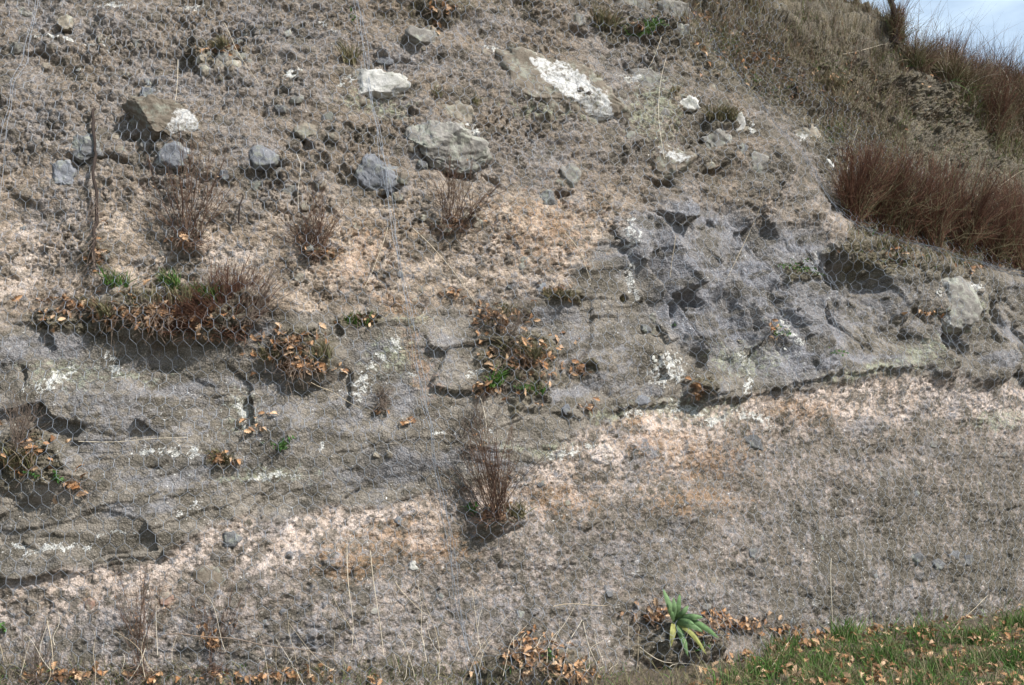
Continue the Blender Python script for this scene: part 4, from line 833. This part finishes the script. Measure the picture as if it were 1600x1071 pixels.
WD = [('bright green weed with round leaves on the grey strata', 438, 705, 36, 70, .028), ('green creeping weed at the left under the dead grass', 85, 752, 24, 40, .03), ('green weed on the pile at the left picture edge', 55, 745, 20, 26, .026), ('green weed at the base of the dense upright shrub', 742, 806, 22, 44, .03), ('yellow-green leafy plant on the ridge above the slabs', 1252, 425, 40, 80, .022), ('green weed in the slanting groove', 1208, 525, 24, 44, .024),
      ('green weed on the brown slope right of the grassy shelf', 1182, 128, 16, 26, .024), ('dark green weed on the leafy ledge under the grass', 815, 608, 18, 30, .026), ('green leaves on the grassy top shelf', 1020, 40, 18, 40, .03), ('pale green sprout under the top lacing wire', 548, 30, 14, 16, .03), ('green weed under the mullein leaves', 1092, 1015, 22, 34, .03), ('green weed in the litter heap at the bottom', 858, 1030, 24, 30, .03), ('green weed in the crack under the slabs', 1050, 510, 12, 18, .02), ('green weed at the left foot of the wall', 8, 985, 20, 30, .026), ('green weed under the hollow on the right', 1298, 552, 20, 30, .024)]
for k, (lb, u, v, h, n, lf) in enumerate(WD): weed(lb, u, v, h, n, 200 + k, lf)

# mullein rosette
p, nrm = hit(1052, 968); root = link('mullein_plant', None, loc=p); tag(root, 'grey-green broad-leaved rosette plant on the leafy ledge at the bottom', 'plant')
m = mpp(p); rt = np.array(frame(nrm)[0][:]); on = np.array([0, -1., 0])
def bigleaf(name, du, dv, outw, width, mat, droop, seed):
    rr = np.random.default_rng(seed); K = 12
    du *= 1.35; dv *= 1.0; width *= .68
    d = rt * du * m + np.array([0, 0, 1.]) * -dv * m + on * outw; L = np.linalg.norm(d); q = np.linspace(0, 1, K)[:, None]
    path = q * d + on * (.05 * np.sin(q * 3.14)) + np.array([0, 0, droop]) * np.sin(q * 3.1416) * L + on * .06
    w = width * (np.sin(np.clip(q[:, 0] * .93 + .06, 0, 1) ** .8 * 3.1416)) ** .8 * .5 + .004
    w[-1] = .001
    sd = unit(np.cross(unit(np.gradient(path, axis=0)), on + np.array([.3, 0, .25])))
    nn = np.cross(sd, unit(np.gradient(path, axis=0)))
    cols = [-1, -.5, 0, .5, 1]; v = np.stack([path + sd * (w * c)[:, None] + nn * (w * (abs(c) * .45) + rr.normal(0, .0015, K))[:, None] * -1 for c in cols], 1)
    i = np.arange(K * 5).reshape(K, 5); f = np.stack([i[:-1, :-1], i[:-1, 1:], i[1:, 1:], i[1:, :-1]], -1).reshape(-1, 4)
    o = link(name, mesh_np(name, v, f, M[mat], True), root)
    if mat == 'yellow': tag(o, 'yellowing drooping leaf')
for k, a in enumerate([(-14, -48, .04, .055, 'mullein', .02), (-4, -40, .10, .05, 'mullein', .02), (6, -44, .02, .045, 'mullein', .02), (14, -30, .08, .05, 'mullein', .05), (30, -16, .10, .055, 'mullein', .12), (48, 12, .10, .06, 'mullein', .16), (-8, -20, .16, .05, 'mullein', .05), (12, 46, .10, .06, 'mullein', .14), (-8, 36, .10, .055, 'yellow', .14), (34, 40, .08, .04, 'yellow', .14), (28, 4, .14, .05, 'mullein', .1), (18, -6, .16, .045, 'mullein', .12)]):
    bigleaf('leaf', *a, 300 + k)

# ------------------------------------------------------------------ dead oak leaves
def oak_mesh(seed):
    rr = np.random.default_rng(seed)
    half = [(0, .012), (.10, .02), (.17, .12), (.25, .10), (.33, .22), (.43, .13), (.54, .29), (.64, .16), (.74, .26), (.82, .13), (.92, .13), (1, .01)]
    K = len(half); x = np.array([h[0] for h in half]); y = np.array([h[1] for h in half])
    l = y * rr.uniform(.8, 1.15, K); r = y * rr.uniform(.8, 1.15, K); c1 = rr.uniform(.3, 1.6); c2 = rr.uniform(-.25, .3); tw = rr.uniform(-.8, .8)
    rows = []
    for yy in (-r, -r * .5, 0 * r, l * .5, l):
        z = c1 * yy ** 2 * 2 + c2 * np.sin(x * 3.14) + tw * yy * (x - .5) + rr.normal(0, .012, K); rows.append(np.stack([x - .5, yy, z], -1))
    v = np.stack(rows, 1); i = np.arange(K * 5).reshape(K, 5)
    return v.reshape(-1, 3), np.stack([i[:-1, :-1], i[:-1, 1:], i[1:, 1:], i[1:, :-1]], -1).reshape(-1, 4)
OAK = [oak_mesh(k) for k in range(8)]
OAKM = [mesh_np('oak_leaf', v, f, M['oak'], True) for v, f in OAK]
LIT = MB()
def lay(p, nrm, size, k, lift, solo=None):
    from mathutils import Matrix
    nd = (Vector(nrm) * R.uniform(.3, 1.4) + Vector((R.gauss(0, .6), R.gauss(0, .6), R.gauss(.35, .6)))).normalized()
    q = nd.to_track_quat('Z', 'Y').to_matrix() @ Matrix.Rotation(R.uniform(0, 6.28), 3, 'Z')
    pos = Vector(p) + Vector(nrm) * lift
    if solo:
        o = link('oak_leaf', OAKM[k]); o.matrix_world = Matrix.Translation(pos) @ q.to_4x4() @ Matrix.Diagonal((size, size, size, 1))
        tag(o, solo[0], 'leaf', solo[1])
    else:
        v, f = OAK[k]; LIT.add(v * size @ np.array(q.transposed()) + np.array(pos[:]), f)
PILES = [  # centre, radii, single leaves, further litter, what it is
 (250, 490, 130, 32, 42, 520, 'brown oak leaf on the leafy mound at the left'), (110, 480, 50, 20, 10, 90, 'brown oak leaf on the left tip of the leafy mound'), (455, 535, 55, 18, 18, 120, 'pale brown oak leaf on the ledge right of the mound'), (465, 570, 50, 22, 18, 160, 'pale brown oak leaf piled under the mound'),
 (775, 495, 45, 22, 20, 130, 'orange oak leaf in the upper clump right of the lacing wire'), (820, 560, 60, 40, 30, 260, 'orange oak leaf on the leafy ledge right of the lacing wire'), (760, 605, 26, 16, 8, 50, 'rusty oak leaf at the left of that leafy ledge'), (905, 575, 20, 14, 6, 40, 'brown oak leaf in the dark tuft right of the leafy ledge'), (915, 638, 20, 12, 7, 10, 'orange oak leaf in the little heap under the leafy ledge'),
 (1090, 605, 16, 12, 10, 40, 'brown oak leaf caught in the pocket under the slabs'), (1022, 965, 30, 26, 18, 120, 'brown oak leaf left of the mullein'), (1110, 975, 34, 22, 14, 110, 'brown oak leaf right of the mullein'), (1160, 975, 50, 14, 8, 60, 'brown oak leaf on the rim right of the mullein'), (830, 1025, 60, 30, 26, 320, 'pale brown oak leaf in the litter heap at the bottom'), (905, 1055, 40, 16, 8, 90, 'brown oak leaf at the foot right of the litter heap'),
 (400, 665, 22, 14, 6, 8, 'orange oak leaf beside the bright green weed'), (632, 660, 28, 6, 6, 2, 'brown oak leaf on the strata near the lacing wire'), (120, 760, 24, 16, 8, 16, 'orange oak leaf on the rock at the left'), (45, 700, 40, 40, 6, 60, 'brown oak leaf on the left face'), (345, 715, 22, 10, 5, 30, 'brown oak leaf in the tuft under the mound'), (875, 455, 28, 8, 5, 24, 'brown oak leaf on the small ledge left of the slabs'),
 (560, 500, 40, 8, 5, 20, 'orange oak leaf beside the green grass tuft'), (1205, 515, 10, 20, 3, 16, 'orange oak leaf in the slanting groove'), (1450, 490, 30, 10, 4, 20, 'orange oak leaf by the conglomerate boulder'), (710, 460, 14, 10, 3, 16, 'brown oak leaf in the dark hollow by a straw'), (715, 345, 30, 8, 4, 24, 'orange oak leaf under the leaning shrub'), (120, 1055, 120, 12, 8, 120, 'brown oak leaf at the left foot of the wall'), (440, 1058, 180, 10, 8, 130, 'brown oak leaf at the foot of the wall, middle'), (335, 1000, 16, 30, 4, 20, 'brown oak leaf in the wispy weed'), (1230, 985, 40, 12, 6, 60, 'brown oak leaf at the edge of the verge'),
 (1300, 130, 60, 40, 0, 160, ''), (1180, 90, 80, 60, 0, 200, ''), (1100, 30, 80, 30, 0, 80, ''), (700, 12, 30, 10, 4, 30, 'brown oak leaf at the top edge'), (340, 80, 40, 10, 0, 30, ''), (1000, 40, 50, 12, 0, 20, ''), (1400, 390, 60, 12, 0, 50, ''), (1530, 420, 60, 12, 0, 50, ''), (1460, 120, 60, 60, 0, 60, ''), (680, 40, 16, 10, 0, 14, ''), (595, 640, 10, 10, 0, 6, ''),(290, 375, 24, 8, 0, 30, ''), (490, 392, 22, 6, 0, 24, ''), (765, 805, 30, 10, 0, 50, ''), (150, 400, 14, 40, 0, 50, '')]
DEB = []
for cx, cy, rx, ry, ns_, nl_, lb in PILES:
    fn = inell(cx, cy, rx, ry, 1); nl_ = int(nl_ * .5); DEB.append((cx, cy, rx, ry, nl_ + ns_))
    for k in range(nl_ + ns_):
        u, v = fn(); p, nrm = hit(u, v); solo = k >= nl_
        lay(p, nrm, R.triangular(.03, .082, .05), R.randrange(8), R.uniform(.0, .03) + (.02 if solo else 0), (lb, lb.replace('oak leaf', 'oak leaves')) if solo else None)

dm = MB(); rr = np.random.default_rng(808)
for cx, cy, rx, ry, cnt in DEB:
    q = int(cnt * 1.6); fn = inell(cx, cy, rx * 1.1, ry * 1.2, 1); hp = [hit(*fn()) for _ in range(q)]
    P_ = np.array([h[0][:] for h in hp]); N_ = np.array([h[1][:] for h in hp])
    dm.tubes(curved(P_ + N_ * .01, unit(rr.normal(0, 1, (q, 3)) * np.array([1, .7, .6]) + N_ * .6), rr.uniform(.03, .13, q), rr.normal(0, .4, (q, 3)), 5, rr, .3), .0013, 3)
o = link('stem_litter', dm.mesh('stem_litter', M['twig_grey'])); tag(o, 'broken dry stems tangled among the fallen leaves', kind='stuff')

# ------------------------------------------------------------------ straws, cane, stake, hook
def onpath(pts, lift, K):
    q = np.linspace(0, len(pts) - 1, K); out = []
    for a in q:
        i = min(int(a), len(pts) - 2); f = a - i; u = pts[i][0] * (1 - f) + pts[i + 1][0] * f; v = pts[i][1] * (1 - f) + pts[i + 1][1] * f
        p, n = hit(u, v); out.append((p + n * lift)[:])
    o = np.array(out)
    for _ in range(3): o[1:-1] = (o[:-2] + o[2:] + o[1:-1]) / 3
    return o
def straw(label, pts, r=.0024, lift=.06, group='loose pale straws', mat='straw', name='dry_straw', cat='straw', ears=0):
    a, b = np.array(hit(*pts[0])[0][:]), np.array(hit(*pts[-1])[0][:])
    path = onpath(pts, lift, 9); mb = MB(); mb.tubes(path[None], r * np.linspace(1.1, .6, 9)[None], 4)
    p0 = path[0].copy(); o = link(name, mb.mesh(name, M[mat], p0), loc=p0); tag(o, label, cat, group); return o
STR = [([(608, 366), (590, 410), (570, 450)], 'straw leaning left from the lacing wire above the strata'), ([(645, 358), (690, 415), (742, 474)], 'long straw slanting right from the lacing wire'), ([(535, 862), (545, 930), (553, 1020)], 'left of two long upright straws in the lower tuff'), ([(573, 870), (585, 950), (595, 1025)], 'right of two long upright straws in the lower tuff'),
 ([(902, 966), (885, 1010), (868, 1052)], 'left arm of the forked straw below the middle'), ([(903, 966), (915, 1010), (925, 1045)], 'right arm of the forked straw below the middle'), ([(814, 985), (815, 1020), (815, 1062)], 'upright straw standing in the litter heap'), ([(1003, 1015), (1050, 1035), (1110, 1062)], 'straw sloping down right below the mullein'), ([(1290, 872), (1292, 920), (1296, 980)], 'upright straw at the right in the grey tuff'), ([(1533, 928), (1515, 960), (1488, 1000)], 'straw leaning over the verge at the right'),
 ([(358, 45), (375, 90), (398, 140)], 'pale straw crossing the cobble heap'), ([(286, 90), (280, 140), (267, 203)], 'pale straw hanging over the boulder with the white end'), ([(465, 245), (466, 280), (467, 325)], 'short upright straw above the low round shrub'), ([(612, 915), (640, 940), (668, 962)], 'straw lying at the foot left of the litter heap'), ([(80, 975), (86, 1010), (92, 1045)], 'short straw at the lower left foot'), ([(232, 1010), (222, 1035), (200, 1068)], 'straw bent over the wispy weed'),
 ([(855, 950), (895, 947), (945, 945)], 'straw lying level left of the mullein'), ([(1030, 245), (1022, 170), (1035, 90)], 'thin straw above the chisel-topped block') , ([(880, 365), (905, 400), (918, 440)], 'thin straw left of the blue slabs'), ([(1057, 372), (1052, 405), (1048, 435)], 'straw across the blue slabs'), ([(1190, 300), (1180, 330), (1135, 440)], 'thin stem along the slab edge'), ([(485, 590), (520, 615), (560, 640)], 'straw lying on the strata under the leaf pile'), ([(130, 692), (200, 690), (300, 694)], 'level straw on the left strata'), ([(745, 610), (752, 640), (760, 670)], 'straw hanging from the leafy ledge'),
 ([(1313, 300), (1322, 250), (1336, 205)], 'pale stem in front of the leftmost bench bush'), ([(1400, 350), (1440, 320), (1470, 300)], 'pale stem leaning across the bench bushes'), ([(1545, 300), (1575, 280), (1600, 262)], 'pale stem among the right bench bushes'), ([(1320, 90), (1380, 72), (1420, 60)], 'pale branch lying across the soil slope'), ([(1038, 60), (1020, 95), (1010, 110)], 'straw slanting below the grassy shelf'), ([(1205, 1060), (1215, 1040), (1235, 1000)], 'stem at the left edge of the verge')]
for pts, lb in STR: straw(lb, pts)
for k in range(46):   # unspecific straws along the foot
    u = R.uniform(10, 1120); v = R.uniform(1000, 1068); L = R.uniform(25, 85); dx = R.gauss(0, .35) * L
    straw('thin dry grass straw at the foot of the wall', [(u, v + 10), (u + dx * .4, v - L * .5), (u + dx, v - L)], .0016, R.uniform(.03, .12), 'thin dry straws along the foot of the wall')
def tube_thing(name, label, cat, pts, rad, mat, lift, K=24, sides=6, wob=0.):
    path = onpath(pts, lift, K); rr = np.random.default_rng(5); path[1:-1] += rr.normal(0, wob, (K - 2, 3)); mb = MB()
    r = np.interp(np.linspace(0, 1, K), np.linspace(0, 1, len(rad)), rad)
    if wob: r = r * rr.uniform(.85, 1.2, K)
    mb.tubes(path[None], r[None], sides); p0 = path[0].copy(); o = link(name, mb.mesh(name, M[mat], p0, True), loc=p0); return tag(o, label, cat), path
tube_thing('bramble_cane', 'long arching pale purple cane at the lower left foot of the wall', 'cane', [(258, 992), (300, 988), (370, 991), (430, 1004), (480, 1020), (525, 1034)], [.004, .0035, .0025], 'twig_grey', .08)
st, path = tube_thing('stake', 'dark rusty bent stake with clinging dry stems at the left', 'stake', [(150, 405), (153, 340), (155, 280), (153, 235), (147, 200), (143, 167)], [.011, .010, .010, .009], 'rust', .07, 26, 7, .005)
rr = np.random.default_rng(77); q = 70; k = rr.integers(0, 8, q); mb = MB()
mb.tubes(curved(path[k] - path[0] + rr.normal(0, .012, (q, 3)), unit(rr.normal(0, .35, (q, 3)) + np.array([0, -.1, -.8])), rr.uniform(.04, .16, q), rr.normal(0, .3, (q, 3)), 5, rr), .0015, 3)
link('dry_stem_wrap', mb.mesh('dry_stem_wrap', M['twig_grey']), st)
p, nrm = hit(1397, 58); mb = MB(); q = np.linspace(0, 1, 12)[:, None]
mb.tubes((np.array([-.10, -.02, .95]) * q + np.array([.05, 0, 0]) * np.sin(q * 5) + np.array([0, 0, -.08]))[None], (.045 - .02 * q[:, 0])[None], 8)
for a0, d0, l0 in ((.45, (.5, -.2, .6), .35), (.7, (-.5, .1, .7), .28), (.85, (.4, .2, .8), .3)):
    mb.tubes((np.array([-.10, -.02, .95]) * a0 + np.array([.05, 0, 0]) * math.sin(a0 * 5) + np.array(d0) * l0 * q)[None], (.014 - .008 * q[:, 0])[None], 5)
tag(link('dead_trunk', mb.mesh('dead_trunk', M['rust'], smooth=True), loc=p), 'thin dark dead trunk standing on the skyline at the top edge', 'trunk')
hk = [(372, 350), (374, 335), (377, 320), (378, 309), (375, 305), (371, 306), (370, 311)]
tube_thing('iron_hook', 'small rusty hooked iron pin right of the tall spindly shrub', 'hook', hk, [.006, .005, .004], 'rust', .06, 16)

# ------------------------------------------------------------------ ground cover that nobody could count
rr = np.random.default_rng(909)
def cover(name, label, n, region, mat, h0, h1, wid, lean=.35, outv=.2):
    mb = MB(); P_ = []; N_ = []
    while len(P_) < n:
        u, v = region(); p, nn = hit(u, v)
        P_.append(p[:]); N_.append(nn[:])
    P_ = np.array(P_); N_ = np.array(N_)
    d = unit(np.array([0, 0, 1.]) + rr.normal(0, lean, (n, 3)) + N_ * outv)
    L = rr.uniform(h0, h1, n) * (.6 + .8 * (fbm(P_[:, 0] / .4, P_[:, 2] / .4 + P_[:, 1] / .4, 333, 3) + .5).clip(0, 1))
    path = curved(P_ - N_ * .01, d, L, rr.normal(0, .25, (n, 3)), 5, rr, .25); blades(mb, path, wid, rr)
    o = link(name, mb.mesh(name, M[mat])); tag(o, label, kind='stuff'); return o
def verge():
    while 1:
        u = R.uniform(1080, 1800); v = R.uniform(935, 1180)
        p, _n = hit(u, v)
        if math.sin(p.x * 9 + 3 * math.sin(p.y * 7)) + math.sin(p.y * 13 + 2 * math.sin(p.x * 5)) < R.uniform(-.9, 1.3): continue
        if v > np.interp(u, [1080, 1150, 1250, 1400, 1500, 1600, 1800], [1120, 1062, 1012, 992, 985, 960, 930]) + R.gauss(0, 12): return u, v
def foot():
    return R.uniform(-150, 1200), R.uniform(1046, 1090)
def soil():
    while 1:
        u = R.uniform(1010, 1420); v = R.uniform(-40, 300)
        if v < np.interp(u, [1010, 1060, 1150, 1260, 1330, 1420], [-10, 40, 120, 175, 250, 300]) + R.gauss(0, 14): return u, v
def crest():
    while 1:
        u = R.uniform(1385, 1680); v = R.uniform(0, 260)
        if v < np.interp(u, [1385, 1400, 1480, 1560, 1680], [30, 50, 130, 240, 300]) + R.gauss(0, 8) : return u, v
def slope2(): return R.uniform(1330, 1660), R.uniform(150, 420)
cover('verge_grass', 'short green grass of the verge at the foot of the wall', 12000, verge, 'grass', .04, .20, .0026, .5)
cover('verge_moss', 'dark low green growth on the verge', 5000, verge, 'green', .015, .05, .004, .8)
cover('verge_dry_grass', 'dry stems among the verge grass', 8000, verge, 'dullgrass', .05, .26, .0018, .6)
cover('foot_grass', 'thin green grass along the foot of the wall', 700, foot, 'grass', .03, .11, .0024)
cover('foot_dry_grass', 'dry grass along the foot of the wall', 3200, foot, 'dullgrass', .04, .18, .002, .45)
cover('slope_dry_grass', 'withered grass and heather on the soil slope at the upper right', 9000, soil, 'dullgrass', .06, .22, .0024, .3)
cover('slope_dry_stems', 'thin brown stems on the soil slope', 3500, soil, 'twig_grey', .12, .34, .0018, .2)
def soilclump():
    while 1:
        u, v = soil()
        if math.sin(u * .05 + 2 * math.sin(v * .03)) + math.sin(v * .06 + u * .02) > .9: return u, v
cover('slope_green_grass', 'patches of green grass on the soil slope', 1600, soilclump, 'grass', .03, .10, .0026, .5)
cover('slope_heather', 'dark brown heather stems on the soil slope', 2500, soil, 'brush', .06, .22, .0022, .35)
cover('crest_grass', 'withered grass on the crest at the right', 12000, crest, 'dullgrass', .10, .38, .0028, .35)
cover('crest_green_grass', 'green grass among the withered grass on the crest', 3000, crest, 'grass', .08, .24, .0026, .4)
cover('crest_straw', 'pale straws standing on the crest', 1500, crest, 'straw', .2, .5, .0018, .3)
cover('crest_stems', 'thin brown stems on the crest', 4500, crest, 'twig', .25, .75, .0022, .25)
def topedge(): return R.uniform(600, 1020), R.gauss(-5, 16)
def sprig(): return R.uniform(0, 1350), R.uniform(20, 480)
cover('top_dry_grass', 'dry grass along the top of the picture over the rubble', 1300, topedge, 'dullgrass', .05, .16, .002, .4)
cover('thin_dry_grass', 'thin dry grass growing sparsely all over the upper face', 1500, sprig, 'twig_grey', .03, .12, .0012, .5)
cover('bench_grass', 'sparse withered grass on the laid-back right slope', 2200, slope2, 'dullgrass', .04, .18, .0026, .45)
cover('slope_brown_stems', 'brown heathery stems on the laid-back right slope', 1500, slope2, 'brush', .05, .22, .002, .4)
cover('slope_sparse_green', 'green blades on the laid-back right slope', 1500, slope2, 'grass', .03, .10, .0026, .5)
for k in range(1500):
    u, v = R.uniform(1080, 1700), R.uniform(960, 1120); p, nn = hit(u, v)
    if v < np.interp(u, [1080, 1150, 1250, 1400, 1500, 1600, 1800], [1060, 1025, 988, 980, 978, 952, 930]) or math.sin(p.x * 9 + 3 * math.sin(p.y * 7)) + math.sin(p.y * 13 + 2 * math.sin(p.x * 5)) > R.uniform(-.6, 2.2): continue
    lay(p, nn, R.uniform(.05, .08), R.randrange(8), R.uniform(.02, .08))
lt = link('leaf_litter', LIT.mesh('leaf_litter', M['oak'])); tag(lt, 'dead oak leaves piled on ledges and along the foot of the wall', kind='stuff')
